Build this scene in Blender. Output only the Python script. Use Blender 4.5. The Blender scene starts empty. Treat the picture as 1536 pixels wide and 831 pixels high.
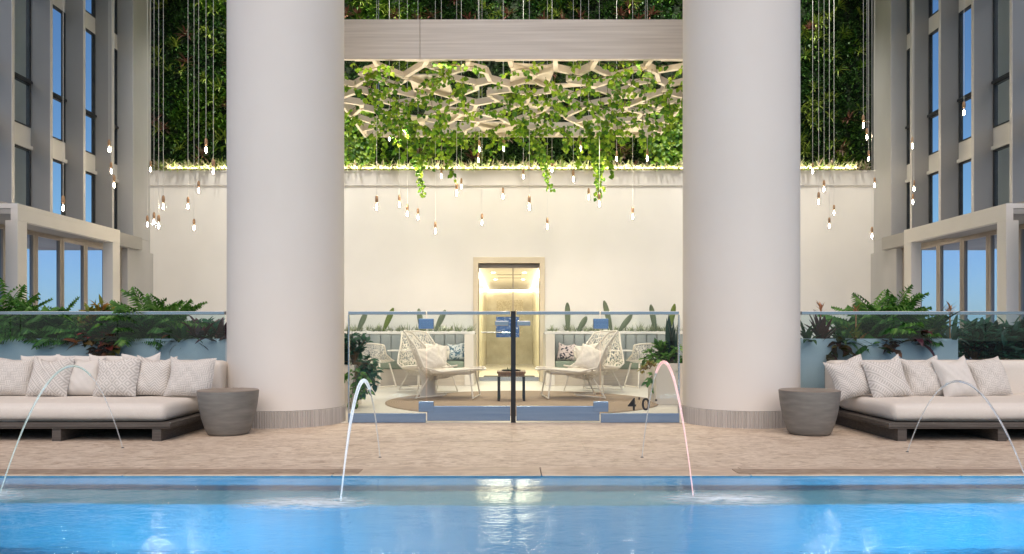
import bpy, bmesh, math, random
import numpy as np
from mathutils import Vector, Matrix, Euler
random.seed(7)
R = random.random
U = random.uniform
PI = math.pi
F = 1150.0           # focal length in pixels of the 1536 wide photograph
EYE = 0.96
C = bpy.data.collections.new('place')
bpy.context.scene.collection.children.link(C)

# s is the scale (pixels per metre) at a distance; D = F/s
def X(px, s): return (px - 768) / s
def Z(py, s): return EYE + (500 - py) / s
def D(s): return F / s

# ------------------------------------------------------------------ materials
class NT:
    def __init__(self, nt):
        self.nt = nt
    def n(self, typ, **kw):
        nd = self.nt.nodes.new(typ)
        for k, v in kw.items():
            if k.startswith('i_'):
                nd.inputs[k[2:].replace('_', ' ')].default_value = v
            else:
                setattr(nd, k, v)
        return nd
    def l(self, a, b): self.nt.links.new(a, b)
    def m(self, op, a, b=None, c=None):
        nd = self.nt.nodes.new('ShaderNodeMath'); nd.operation = op
        for i, v in enumerate((a, b, c)):
            if v is None: continue
            if isinstance(v, (int, float)): nd.inputs[i].default_value = v
            else: self.l(v, nd.inputs[i])
        return nd.outputs[0]
    def ramp(self, fac, stops):
        nd = self.nt.nodes.new('ShaderNodeValToRGB')
        e = nd.color_ramp.elements
        while len(e) < len(stops): e.new(0.5)
        for i, (p, c) in enumerate(stops):
            e[i].position = p; e[i].color = (*c, 1)
        self.l(fac, nd.inputs[0])
        return nd.outputs[0]
    def mix(self, fac, a, b, blend='MIX'):
        nd = self.nt.nodes.new('ShaderNodeMix'); nd.data_type = 'RGBA'; nd.blend_type = blend
        for sock, v in ((nd.inputs[0], fac), (nd.inputs[6], a), (nd.inputs[7], b)):
            if isinstance(v, (int, float)): sock.default_value = v
            elif isinstance(v, tuple): sock.default_value = (*v, 1)
            else: self.l(v, sock)
        return nd.outputs[2]

def newmat(name):
    m = bpy.data.materials.new(name); m.use_nodes = True
    nt = m.node_tree
    b = nt.nodes['Principled BSDF']
    return m, NT(nt), b

def pset(b, col=None, rough=None, metal=None, spec=None):
    if col is not None: b.inputs['Base Color'].default_value = (*col, 1)
    if rough is not None: b.inputs['Roughness'].default_value = rough
    if metal is not None: b.inputs['Metallic'].default_value = metal
    if spec is not None: b.inputs['Specular IOR Level'].default_value = spec

def mat_noise(name, c1, c2, scale=(1, 1, 1), nscale=5.0, rough=0.6, metal=0.0, bump=0.0, detail=5, spec=0.5, rvar=0.0, lo=.3, hi=.7):
    m, t, b = newmat(name)
    pset(b, None, rough, metal, spec)
    tc = t.n('ShaderNodeTexCoord'); mp = t.n('ShaderNodeMapping'); mp.inputs['Scale'].default_value = scale
    t.l(tc.outputs['Object'], mp.inputs[0])
    nz = t.n('ShaderNodeTexNoise'); nz.inputs['Scale'].default_value = nscale; nz.inputs['Detail'].default_value = detail
    t.l(mp.outputs[0], nz.inputs['Vector'])
    col = t.ramp(nz.outputs['Fac'], [(lo, c1), (hi, c2)])
    t.l(col, b.inputs['Base Color'])
    if rvar:
        t.l(t.m('MULTIPLY_ADD', nz.outputs['Fac'], rvar, rough - rvar / 2), b.inputs['Roughness'])
    if bump:
        bp = t.n('ShaderNodeBump'); bp.inputs['Strength'].default_value = bump; bp.inputs['Distance'].default_value = 0.01
        t.l(nz.outputs['Fac'], bp.inputs['Height']); t.l(bp.outputs[0], b.inputs['Normal'])
    return m

def mat_leaf(name, cols, rough=0.45, trans=0.25, spec=0.4):
    """foliage: every leaf (mesh island) takes its own colour from the ramp"""
    m, t, b = newmat(name)
    g = t.n('ShaderNodeNewGeometry')
    st = [(i / max(1, len(cols) - 1), c) for i, c in enumerate(cols)]
    col = t.ramp(g.outputs['Random Per Island'], st)
    t.l(col, b.inputs['Base Color']); pset(b, None, rough, 0, spec)
    tr = t.n('ShaderNodeBsdfTranslucent'); t.l(col, tr.inputs[0])
    mx = t.n('ShaderNodeMixShader'); mx.inputs[0].default_value = trans
    out = t.nt.nodes['Material Output']
    t.l(b.outputs[0], mx.inputs[1]); t.l(tr.outputs[0], mx.inputs[2]); t.l(mx.outputs[0], out.inputs[0])
    return m

def mat_glass(name, tint, refl=1.0, rough=0.0, base=0.0, basecol=(1, 1, 1)):
    """thin pane: tinted transparency plus Fresnel reflection"""
    m, t, b = newmat(name)
    t.nt.nodes.remove(b)
    out = t.nt.nodes['Material Output']
    tr = t.n('ShaderNodeBsdfTransparent'); tr.inputs[0].default_value = (*[c ** .5 for c in tint], 1)
    gl = t.n('ShaderNodeBsdfGlossy'); gl.inputs['Roughness'].default_value = rough
    fr = t.n('ShaderNodeFresnel'); fr.inputs[0].default_value = 1.5
    mx = t.n('ShaderNodeMixShader')
    geo = t.n('ShaderNodeNewGeometry')   # the inner faces of a pane do not reflect a second time
    t.l(t.m('MULTIPLY', t.m('MINIMUM', t.m('MULTIPLY', fr.outputs[0], refl), 1.0), t.m('SUBTRACT', 1.0, geo.outputs['Backfacing'])), mx.inputs[0])
    t.l(tr.outputs[0], mx.inputs[1]); t.l(gl.outputs[0], mx.inputs[2])
    last = mx.outputs[0]
    if base:
        df = t.n('ShaderNodeBsdfDiffuse'); df.inputs[0].default_value = (*basecol, 1)
        m2 = t.n('ShaderNodeMixShader'); m2.inputs[0].default_value = base
        t.l(last, m2.inputs[1]); t.l(df.outputs[0], m2.inputs[2]); last = m2.outputs[0]
    t.l(last, out.inputs[0])
    return m

def mat_emit(name, col, strength):
    m, t, b = newmat(name)
    pset(b, col, 0.5)
    b.inputs['Emission Color'].default_value = (*col, 1)
    b.inputs['Emission Strength'].default_value = strength
    return m

M = {}
M['paint'] = mat_noise('column_paint', (.74, .685, .615), (.80, .745, .675), (0.7, 0.7, .5), 1.1, 0.6, bump=0.04, detail=8)
M['wallpaint'] = mat_noise('wall_paint', (.79, .76, .71), (.83, .80, .75), (1, 1, 1), 1.2, 0.7, bump=0.03)
M['cap'] = mat_noise('cap_stone', (.68, .65, .61), (.73, .70, .66), (.3, 1, 4), 2.0, 0.6)
M['deck'] = None
M['steel'] = mat_noise('brushed_steel', (.36, .39, .44), (.50, .51, .53), (.3, 1, 20), 4, .22, metal=1.0)
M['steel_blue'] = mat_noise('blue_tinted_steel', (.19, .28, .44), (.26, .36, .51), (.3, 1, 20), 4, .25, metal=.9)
M['black'] = mat_noise('black_metal', (.006, .007, .009), (.012, .012, .014), nscale=8, rough=.35)
M['fin'] = mat_noise('fin_metal', (.32, .315, .305), (.38, .37, .36), (1, 1, .3), 1.0, .5, metal=.1)
M['finedge'] = mat_noise('fin_edge_metal', (.58, .56, .54), (.66, .64, .61), nscale=2, rough=.45)
M['frame_dark'] = mat_noise('window_frame_dark', (.02, .025, .03), (.04, .045, .05), nscale=5, rough=.4)
M['spandrel'] = mat_noise('spandrel_panel', (.66, .65, .61), (.74, .72, .68), nscale=1.5, rough=.45)
M['doorframe'] = mat_noise('door_frame_bronze', (.36, .31, .26), (.46, .40, .34), (1, 1, .2), 3, .4, metal=.3)
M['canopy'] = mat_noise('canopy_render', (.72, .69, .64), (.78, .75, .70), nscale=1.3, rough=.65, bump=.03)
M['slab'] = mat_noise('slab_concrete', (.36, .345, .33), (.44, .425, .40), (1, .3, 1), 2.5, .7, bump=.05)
M['pier'] = mat_noise('pier_render', (.47, .465, .46), (.55, .54, .53), (1, 1, .5), 1.5, .7, bump=.04)
M['floor_in'] = None
M['planter'] = mat_noise('planter_render', (.62, .63, .63), (.70, .70, .70), (1, 1, 1), 1.2, .5)
M['planter_warm'] = mat_noise('planter_stone_cream', (.70, .64, .56), (.76, .70, .62), nscale=2, rough=.6)
M['soil'] = mat_noise('soil', (.02, .015, .01), (.05, .038, .025), nscale=30, rough=.95, bump=.6)
M['cushion'] = mat_noise('cushion_fabric', (.67, .615, .545), (.72, .665, .595), (1, 1, 1), 160, .9, bump=.25, detail=2, spec=.2)
M['sofawood'] = mat_noise('weathered_teak', (.055, .045, .037), (.11, .093, .078), (.5, 4, 18), 6, .6, bump=.2)
M['concrete'] = mat_noise('cast_concrete', (.15, .142, .128), (.235, .22, .198), (.6, .6, 3.5), 7, .55, bump=.18, detail=8)
M['concrete_top'] = mat_noise('concrete_top', (.23, .185, .145), (.30, .245, .195), (1, 1, 1), 6, .5, bump=.1)
M['rib'] = mat_noise('ribbed_skirt_stone', (.42, .385, .345), (.60, .555, .505), (14, 14, .3), 3, .6, bump=.1)
M['weave'] = None
M['rug'] = None
M['whitemetal'] = mat_noise('cream_powder_metal', (.70, .64, .55), (.76, .70, .60), nscale=6, rough=.4)
M['tabletop'] = mat_noise('white_tabletop', (.78, .75, .70), (.84, .80, .75), nscale=3, rough=.25)
M['wood'] = mat_noise('oiled_teak', (.17, .095, .05), (.30, .18, .10), (12, 1, 1), 4, .45, bump=.1)
M['green_seat'] = mat_noise('sage_upholstery', (.20, .26, .20), (.25, .31, .24), nscale=60, rough=.7, bump=.1)
M['greyblue'] = mat_noise('slate_upholstery', (.26, .29, .285), (.33, .35, .34), (1, 1, .3), 5, .65)
M['banq_base'] = mat_noise('travertine_base', (.52, .45, .36), (.64, .56, .46), (.5, .5, 9), 3, .5, bump=.08)
M['pebble'] = mat_noise('white_pebbles', (.62, .58, .52), (.85, .82, .76), nscale=20, rough=.5)
M['pergola'] = mat_noise('pergola_oak', (.62, .55, .44), (.72, .65, .54), (3, 3, 8), 3, .55, bump=.08)
M['beam'] = mat_noise('limed_timber_beam', (.50, .435, .37), (.70, .63, .55), (.22, 1, 9), 4.0, .55, bump=.12, detail=7, lo=.25, hi=.75)
M['copper'] = mat_noise('copper_socket', (.42, .25, .14), (.56, .36, .22), nscale=15, rough=.45, metal=.5)
M['cord'] = mat_noise('white_cord', (.66, .65, .62), (.74, .73, .70), nscale=30, rough=.7)
M['bulbglass'] = mat_glass('bulb_glass', (.97, .96, .94), 1.2)
M['filament'] = mat_emit('glowing_filament', (1.0, .82, .58), 150.0)
M['lamp_strip'] = mat_emit('led_strip', (1.0, .88, .66), 7.0)
M['downlight'] = mat_emit('downlight_lens', (1.0, .87, .66), 16.0)
M['fenceglass'] = mat_glass('balustrade_glass', (.88, .94, .955), 1.0, 0.0)
M['sideglass'] = mat_glass('balustrade_glass_tinted', (.70, .84, .89), 1.2, 0.0)
M['clearglass'] = mat_glass('clear_glass', (.97, .98, .96), 1.0)
M['window'] = mat_glass('window_glass_blue', (.88, .97, 1.0), 1.0)
M['doorglass'] = mat_glass('door_glass_blue', (.62, .76, 1.0), 1.2)
M['marble'] = mat_noise('cream_marble', (.60, .54, .40), (.84, .79, .66), (1, 1, 1), 2.6, .25, detail=9)
M['gold'] = mat_noise('cream_mosaic', (.50, .42, .26), (.80, .74, .58), nscale=26, rough=.35, metal=.1)
M['doorsur'] = mat_noise('door_surround_stone', (.66, .57, .42), (.74, .64, .48), nscale=3, rough=.5)
M['mat_dark'] = mat_noise('dark_entrance_mat', (.05, .055, .045), (.10, .10, .085), nscale=60, rough=.9)
M['ceilpaint'] = mat_noise('ceiling_paint', (.70, .68, .65), (.75, .73, .70), nscale=1, rough=.8)
M['palm'] = mat_leaf('palm_leaf', [(.025, .09, .015), (.055, .18, .025), (.10, .26, .04), (.18, .34, .07)], trans=.35)
M['palm_blue'] = mat_leaf('dark_broad_leaf', [(.008, .05, .035), (.015, .09, .05), (.03, .13, .06)])
M['strap'] = mat_leaf('strap_leaf', [(.015, .055, .02), (.03, .09, .03), (.07, .13, .04)])
M['cordyline'] = mat_leaf('cordyline_leaf', [(.09, .012, .022), (.045, .02, .04), (.14, .03, .03), (.03, .03, .045)])
M['croton'] = mat_leaf('croton_leaf', [(.10, .02, .015), (.06, .07, .015), (.15, .05, .03), (.03, .06, .015)])
M['yellowleaf'] = mat_leaf('yellow_croton_leaf', [(.30, .20, .02), (.14, .20, .02), (.36, .14, .02)])
M['orange_bract'] = mat_leaf('orange_bract', [(.55, .26, .12), (.62, .36, .20), (.48, .18, .10)])
M['red_bract'] = mat_leaf('red_bract', [(.35, .03, .02), (.45, .10, .08), (.28, .02, .03)])
M['vine'] = mat_leaf('vine_leaf', [(.03, .11, .010), (.09, .23, .015), (.20, .37, .02), (.33, .48, .04), (.05, .15, .015)], rough=.4, trans=.35)
M['vinestem'] = mat_noise('vine_stem', (.10, .06, .03), (.18, .13, .06), nscale=20, rough=.8)
M['gw_dark'] = mat_leaf('wall_fern_dark', [(.008, .035, .008), (.02, .075, .014), (.045, .115, .022), (.075, .16, .035)], trans=.15)
M['gw_mid'] = mat_leaf('wall_fern_mid', [(.03, .10, .01), (.07, .16, .015), (.12, .22, .02)], trans=.2)
M['gw_yel'] = mat_leaf('wall_spider_plant', [(.16, .24, .03), (.28, .36, .06), (.10, .18, .03)], trans=.2)
M['gw_red'] = mat_leaf('wall_bromeliad', [(.16, .04, .04), (.22, .10, .07), (.09, .04, .035), (.20, .17, .10)], trans=.15)
M['gw_pale'] = mat_leaf('ledge_spider_plant', [(.34, .44, .12), (.55, .60, .30), (.24, .36, .08), (.66, .66, .48), (.42, .28, .26), (.60, .62, .36)], trans=.25)
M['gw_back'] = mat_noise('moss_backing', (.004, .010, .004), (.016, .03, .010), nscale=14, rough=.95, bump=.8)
M['succ'] = mat_leaf('succulent_leaf', [(.26, .32, .16), (.44, .48, .30), (.14, .20, .12), (.58, .58, .44)])
M['paddle'] = mat_leaf('paddle_leaf', [(.13, .17, .10), (.20, .24, .16)])
M['paddle_y'] = mat_leaf('paddle_leaf_yellow', [(.20, .26, .05), (.16, .22, .05)])
M['snake'] = mat_leaf('snake_leaf', [(.008, .03, .03), (.015, .05, .04)])

# stone deck: streaked travertine laid in long slabs
def mat_deck():
    m, t, b = newmat('travertine_deck')
    tc = t.n('ShaderNodeTexCoord')
    mp = t.n('ShaderNodeMapping'); mp.inputs['Scale'].default_value = (1.5, 2.7, 1)
    t.l(tc.outputs['Object'], mp.inputs[0])
    n1 = t.n('ShaderNodeTexNoise'); n1.inputs['Scale'].default_value = 3.3; n1.inputs['Detail'].default_value = 10; n1.inputs['Roughness'].default_value = .70
    n1.inputs['Distortion'].default_value = 1.6
    t.l(mp.outputs[0], n1.inputs['Vector'])
    n2 = t.n('ShaderNodeTexNoise'); n2.inputs['Scale'].default_value = .55; n2.inputs['Detail'].default_value = 3
    t.l(tc.outputs['Object'], n2.inputs['Vector'])
    mp3 = t.n('ShaderNodeMapping'); mp3.inputs['Scale'].default_value = (3.0, 9.0, 1); t.l(tc.outputs['Object'], mp3.inputs[0])
    n3 = t.n('ShaderNodeTexNoise'); n3.inputs['Scale'].default_value = 4.0; n3.inputs['Detail'].default_value = 8; n3.inputs['Roughness'].default_value = .7; n3.inputs['Distortion'].default_value = 1.0
    t.l(mp3.outputs[0], n3.inputs['Vector'])
    fac = t.m('ADD', t.m('MULTIPLY', n1.outputs['Fac'], .6), t.m('MULTIPLY', n3.outputs['Fac'], .4))
    c1 = t.ramp(fac, [(.37, (.25, .165, .11)), (.44, (.48, .36, .26)), (.515, (.67, .55, .42)), (.60, (.79, .67, .54))])
    c2 = t.mix(t.m('MULTIPLY', n2.outputs['Fac'], .35), c1, (.52, .43, .34))
    br = t.n('ShaderNodeTexBrick'); br.inputs['Scale'].default_value = 1.0
    br.inputs['Brick Width'].default_value = 1.22; br.inputs['Row Height'].default_value = .61
    br.inputs['Mortar Size'].default_value = .0035; br.inputs['Mortar Smooth'].default_value = .2
    br.inputs['Color1'].default_value = (1, 1, 1, 1); br.inputs['Color2'].default_value = (.96, .96, .97, 1); br.inputs['Mortar'].default_value = (.84, .83, .82, 1)
    t.l(tc.outputs['Object'], br.inputs['Vector'])
    col = t.mix(1.0, c2, br.outputs['Color'], 'MULTIPLY')
    t.l(col, b.inputs['Base Color'])
    t.l(t.m('MULTIPLY_ADD', n1.outputs['Fac'], .3, .38), b.inputs['Roughness'])
    bp = t.n('ShaderNodeBump'); bp.inputs['Strength'].default_value = .6; bp.inputs['Distance'].default_value = .02
    t.l(fac, bp.inputs['Height']); t.l(bp.outputs[0], b.inputs['Normal'])
    return m
M['deck'] = mat_deck()

def mat_tiles(name, c1, c2, mort, w, h, rough, msize=.004):
    m, t, b = newmat(name)
    tc = t.n('ShaderNodeTexCoord')
    br = t.n('ShaderNodeTexBrick'); br.inputs['Scale'].default_value = 1.0; br.offset = .5
    br.inputs['Brick Width'].default_value = w; br.inputs['Row Height'].default_value = h
    br.inputs['Mortar Size'].default_value = msize
    br.inputs['Color1'].default_value = (*c1, 1); br.inputs['Color2'].default_value = (*c2, 1); br.inputs['Mortar'].default_value = (*mort, 1)
    t.l(tc.outputs['Object'], br.inputs['Vector'])
    nz = t.n('ShaderNodeTexNoise'); nz.inputs['Scale'].default_value = 2.2; nz.inputs['Detail'].default_value = 6
    t.l(tc.outputs['Object'], nz.inputs['Vector'])
    col = t.mix(t.m('MULTIPLY', nz.outputs['Fac'], .25), br.outputs['Color'], tuple(x * .7 for x in c1))
    t.l(col, b.inputs['Base Color']); pset(b, None, rough)
    return m
M['floor_in'] = mat_tiles('terrace_floor_stone', (.76, .72, .65), (.72, .68, .61), (.58, .54, .48), 1.2, .6, .38)
M['pooltile'] = mat_tiles('pool_mosaic', (.002, .145, .31), (.003, .165, .345), (.005, .175, .35), .05, .05, .85, .002)
M['poolbench'] = mat_tiles('pool_bench_mosaic', (.14, .46, .58), (.18, .52, .62), (.18, .52, .62), .05, .05, .85, .002)

def mat_rug():
    m, t, b = newmat('jute_rug')
    tc = t.n('ShaderNodeTexCoord')
    sp = t.n('ShaderNodeSeparateXYZ'); t.l(tc.outputs['Object'], sp.inputs[0])
    r = t.m('SQRT', t.m('ADD', t.m('POWER', t.m('ABSOLUTE', sp.outputs[0]), 2), t.m('POWER', t.m('ABSOLUTE', sp.outputs[1]), 2)))
    s = t.m('SINE', t.m('MULTIPLY', r, 190))
    nz = t.n('ShaderNodeTexNoise'); nz.inputs['Scale'].default_value = 60; t.l(tc.outputs['Object'], nz.inputs['Vector'])
    f = t.m('ADD', t.m('MULTIPLY', s, .25), nz.outputs['Fac'])
    t.l(t.ramp(f, [(.2, (.22, .16, .11)), (.8, (.44, .34, .25))]), b.inputs['Base Color']); pset(b, None, .95)
    bp = t.n('ShaderNodeBump'); bp.inputs['Strength'].default_value = .6; bp.inputs['Distance'].default_value = .01
    t.l(f, bp.inputs['Height']); t.l(bp.outputs[0], b.inputs['Normal'])
    return m
M['rug'] = mat_rug()

def mat_weave(name, scale=26, w=.10, col=(.72, .66, .56)):
    """open rope lattice: strands along irregular cell borders, open between"""
    m, t, b = newmat(name)
    pset(b, col, .55)
    tc = t.n('ShaderNodeTexCoord')
    vo = t.n('ShaderNodeTexVoronoi'); vo.feature = 'DISTANCE_TO_EDGE'; vo.inputs['Scale'].default_value = scale
    t.l(tc.outputs['UV'], vo.inputs['Vector'])
    hole = t.m('GREATER_THAN', vo.outputs['Distance'], w)
    tr = t.n('ShaderNodeBsdfTransparent'); mx = t.n('ShaderNodeMixShader')
    out = t.nt.nodes['Material Output']
    t.l(hole, mx.inputs[0]); t.l(b.outputs[0], mx.inputs[1]); t.l(tr.outputs[0], mx.inputs[2]); t.l(mx.outputs[0], out.inputs[0])
    return m
M['weave'] = mat_weave('rope_lattice', 20, .105)
M['weave_fine'] = mat_weave('rope_lattice_fine', 17, .12, (.80, .75, .66))

def mat_pillow(name, kind, c1=(.50, .46, .415), c2=(.70, .655, .60)):
    m, t, b = newmat(name)
    tc = t.n('ShaderNodeTexCoord'); sp = t.n('ShaderNodeSeparateXYZ'); t.l(tc.outputs['Object'], sp.inputs[0])
    x, z = sp.outputs[0], sp.outputs[2]
    if kind == 'weave':
        a = t.m('SINE', t.m('MULTIPLY', x, 400)); c = t.m('SINE', t.m('MULTIPLY', z, 400))
        ck = t.m('GREATER_THAN', t.m('MULTIPLY', t.m('SINE', t.m('MULTIPLY', x, 66)), t.m('SINE', t.m('MULTIPLY', z, 66))), 0)
        f = t.m('ADD', t.m('MULTIPLY', a, ck), t.m('MULTIPLY', c, t.m('SUBTRACT', 1, ck)))
    elif kind == 'diamond':
        p = .10
        dx = t.m('ABSOLUTE', t.m('SUBTRACT', t.m('FRACT', t.m('ADD', t.m('DIVIDE', x, p), 50)), .5))
        dz = t.m('ABSOLUTE', t.m('SUBTRACT', t.m('FRACT', t.m('ADD', t.m('DIVIDE', z, p), 50.3)), .5))
        f = t.m('SINE', t.m('MULTIPLY', t.m('ADD', dx, dz), 2 * PI * 3))
    elif kind == 'zigzag':
        p = .10
        dx = t.m('ABSOLUTE', t.m('SUBTRACT', t.m('FRACT', t.m('ADD', t.m('DIVIDE', x, p), 50)), .5))
        f = t.m('SINE', t.m('MULTIPLY', t.m('ADD', t.m('MULTIPLY', dx, .10), z), 2 * PI / .027))
    elif kind == 'diag':
        ck = t.m('GREATER_THAN', t.m('SINE', t.m('MULTIPLY', t.m('ADD', x, z), 60)), 0)
        a = t.m('SINE', t.m('MULTIPLY', t.m('ADD', x, z), 190)); c = t.m('SINE', t.m('MULTIPLY', t.m('SUBTRACT', x, z), 190))
        f = t.m('ADD', t.m('MULTIPLY', a, ck), t.m('MULTIPLY', c, t.m('SUBTRACT', 1, ck)))
    else:
        nz = t.n('ShaderNodeTexNoise'); nz.inputs['Scale'].default_value = 90; t.l(tc.outputs['Object'], nz.inputs['Vector'])
        f = t.m('SUBTRACT', nz.outputs['Fac'], .1)
    nz2 = t.n('ShaderNodeTexNoise'); nz2.inputs['Scale'].default_value = 200; t.l(tc.outputs['Object'], nz2.inputs['Vector'])
    f2 = t.m('ADD', t.m('MULTIPLY', f, .5), nz2.outputs['Fac'])
    t.l(t.ramp(f2, [(.15, c1), (.75, c2)]), b.inputs['Base Color']); pset(b, None, .92, spec=.2)
    bp = t.n('ShaderNodeBump'); bp.inputs['Strength'].default_value = .3; bp.inputs['Distance'].default_value = .003
    t.l(f2, bp.inputs['Height']); t.l(bp.outputs[0], b.inputs['Normal'])
    return m
for k in ('weave', 'diamond', 'zigzag', 'diag'): M['pil_' + k] = mat_pillow('pillow_' + k, k)
M['pil_plain'] = mat_pillow('pillow_plain', 'plain', (.58, .54, .49), (.67, .625, .57))
def mat_print(name, bg, fg, sc=22, thr=.5):
    m, t, b = newmat(name)
    tc = t.n('ShaderNodeTexCoord')
    nz = t.n('ShaderNodeTexNoise'); nz.inputs['Scale'].default_value = sc; nz.inputs['Detail'].default_value = 2; nz.inputs['Distortion'].default_value = 1.5
    t.l(tc.outputs['Object'], nz.inputs['Vector'])
    t.l(t.ramp(nz.outputs['Fac'], [(thr - .02, bg), (thr + .02, fg)]), b.inputs['Base Color']); pset(b, None, .8)
    return m
M['pil_blue'] = mat_print('pillow_blue_print', (.06, .15, .22), (.62, .66, .66), 22, .47)
M['pil_floral'] = mat_print('pillow_floral_print', (.03, .035, .06), (.66, .56, .54), 12, .45)
M['pil_cream'] = mat_noise('pillow_cream', (.66, .60, .52), (.76, .70, .62), nscale=40, rough=.9, bump=.2)
M['bluetile'] = mat_print('blue_glazed_pattern', (.03, .10, .30), (.75, .80, .82), 34, .62)

# ------------------------------------------------------------------ mesh helpers
class MB:
    def __init__(self): self.v = []; self.f = []; self.uv = None; self.mi = None
    def add(self, vs, fs):
        o = len(self.v); self.v.extend(tuple(p) for p in vs)
        self.f.extend(tuple(i + o for i in f) for f in fs)
        return self
    def box(self, x0, x1, y0, y1, z0, z1):
        vs = [(x, y, z) for x in (x0, x1) for y in (y0, y1) for z in (z0, z1)]
        return self.add(vs, [(0, 1, 3, 2), (4, 6, 7, 5), (0, 4, 5, 1), (2, 3, 7, 6), (0, 2, 6, 4), (1, 5, 7, 3)])
    def quad(self, a, b, c, d): return self.add([a, b, c, d], [(0, 1, 2, 3)])
    def tube(self, pts, r, n=8, caps=True):
        pts = [Vector(p) for p in pts]
        rs = r if isinstance(r, (list, tuple)) else [r] * len(pts)
        rings = []; prev = None
        for i, p in enumerate(pts):
            d = (pts[min(i + 1, len(pts) - 1)] - pts[max(i - 1, 0)])
            d = d.normalized() if d.length > 1e-9 else Vector((0, 0, 1))
            if prev is None:
                a = Vector((0, 0, 1)) if abs(d.z) < .9 else Vector((1, 0, 0))
                u = d.cross(a).normalized()
            else:
                u = (prev - d * prev.dot(d)).normalized()
            prev = u; w = d.cross(u)
            rings.append([p + (u * math.cos(2 * PI * k / n) + w * math.sin(2 * PI * k / n)) * rs[i] for k in range(n)])
        vs = [q for rg in rings for q in rg]; fs = []
        for i in range(len(pts) - 1):
            for k in range(n):
                a = i * n + k; b = i * n + (k + 1) % n
                fs.append((a, b, b + n, a + n))
        if caps:
            fs.append(tuple(range(n - 1, -1, -1))); o = (len(pts) - 1) * n; fs.append(tuple(range(o, o + n)))
        return self.add(vs, fs)
    def lathe(self, prof, cx=0, cy=0, n=32, cz=0):
        vs = []; fs = []
        for (r, z) in prof:
            for k in range(n):
                a = 2 * PI * k / n; vs.append((cx + r * math.cos(a), cy + r * math.sin(a), cz + z))
        for i in range(len(prof) - 1):
            for k in range(n):
                a = i * n + k; b = i * n + (k + 1) % n
                fs.append((a, b, b + n, a + n))
        if prof[0][0] > 1e-4: fs.append(tuple(range(n - 1, -1, -1)))
        if prof[-1][0] > 1e-4: o = (len(prof) - 1) * n; fs.append(tuple(range(o, o + n)))
        return self.add(vs, fs)
    def beam(self, a, b, w, h, z0):
        """upright board from a to b (x,y), thickness w, height h from z0"""
        a = Vector((a[0], a[1], 0)); b = Vector((b[0], b[1], 0)); d = (b - a)
        if d.length < 1e-6: return self
        n = Vector((-d.y, d.x, 0)).normalized() * w / 2
        vs = []
        for p in (a - n, a + n, b + n, b - n): vs += [(p.x, p.y, z0), (p.x, p.y, z0 + h)]
        return self.add(vs, [(0, 2, 3, 1), (2, 4, 5, 3), (4, 6, 7, 5), (6, 0, 1, 7), (1, 3, 5, 7), (0, 6, 4, 2)])
    def build(self, name, mat, parent=None, origin=(0, 0, 0), smooth=False, bevel=0, kind=None, uv=None, mi=None):
        me = bpy.data.meshes.new(name)
        ox, oy, oz = origin
        me.from_pydata([(x - ox, y - oy, z - oz) for x, y, z in self.v], [], self.f)
        for mm in (mat if isinstance(mat, (list, tuple)) else [mat]): me.materials.append(mm)
        if mi is not None: me.polygons.foreach_set('material_index', mi)
        if uv is not None:
            l = me.uv_layers.new(name='UVMap')
            for lp in me.loops: l.data[lp.index].uv = uv[lp.vertex_index]
        me.update()
        o = bpy.data.objects.new(name, me); C.objects.link(o)
        if parent: o.parent = parent
        else: o.location = origin
        if smooth:
            me.polygons.foreach_set('use_smooth', [True] * len(me.polygons))
            try: me.set_sharp_from_angle(angle=math.radians(40))
            except Exception: pass
        if bevel:
            bv = o.modifiers.new('bevel', 'BEVEL'); bv.width = bevel; bv.segments = 2; bv.limit_method = 'ANGLE'
        if kind: o['kind'] = kind
        return o

def rbox(x0, x1, y0, y1, z0, z1, r=.05, n=10, puff=0.0, puffside=0.0, wob=0.0, seed=0):
    """soft upholstered block"""
    mb = MB(); rnd = random.Random(seed)
    c = Vector(((x0 + x1) / 2, (y0 + y1) / 2, (z0 + z1) / 2)); h = Vector(((x1 - x0) / 2, (y1 - y0) / 2, (z1 - z0) / 2))
    ph = [rnd.uniform(0, 6) for _ in range(6)]
    def pt(p):
        P = Vector((p[0] * h.x, p[1] * h.y, p[2] * h.z))
        I = Vector(tuple(max(-(h[i] - r), min(h[i] - r, P[i])) for i in range(3)))
        d = P - I
        Q = I + (d.normalized() * r if d.length > 1e-9 else d)
        fx = 1 - p[0] ** 2; fy = 1 - p[1] ** 2; fz = 1 - p[2] ** 2
        Q.z += puff * (max(0, fx) * max(0, fy)) ** .4 * p[2]
        Q.y += puffside * (max(0, fx) * max(0, fz)) ** .4 * p[1]
        if wob:
            w = math.sin(P.x * 9 + ph[0]) * math.cos(P.y * 11 + ph[1]) + .6 * math.sin(P.x * 23 + P.z * 17 + ph[2])
            Q += Vector((0, w * wob * .7, w * wob))
        return Q + c
    def gp(i, nn, hh):  # denser near the edges
        t = -1 + 2 * i / nn
        return math.copysign(1 - (1 - abs(t)) ** 1.6, t)
    def ns(L): return max(n, int(L / .09))
    cnt = [ns(h[i] * 2) for i in range(3)]
    idx = {}
    def V(key):
        if key not in idx:
            idx[key] = len(mb.v)
            p = [gp(key[i], cnt[i], h[i]) for i in range(3)]
            mb.v.append(tuple(pt(p)))
        return idx[key]
    for ax in range(3):
        a1, a2 = (ax + 1) % 3, (ax + 2) % 3
        for side in (0, cnt[ax]):
            for i in range(cnt[a1]):
                for j in range(cnt[a2]):
                    ks = []
                    for (di, dj) in ((0, 0), (1, 0), (1, 1), (0, 1)):
                        k = [0, 0, 0]; k[ax] = side; k[a1] = i + di; k[a2] = j + dj; ks.append(V(tuple(k)))
                    if side == 0: ks.reverse()
                    mb.f.append(tuple(ks))
    return mb

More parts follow.
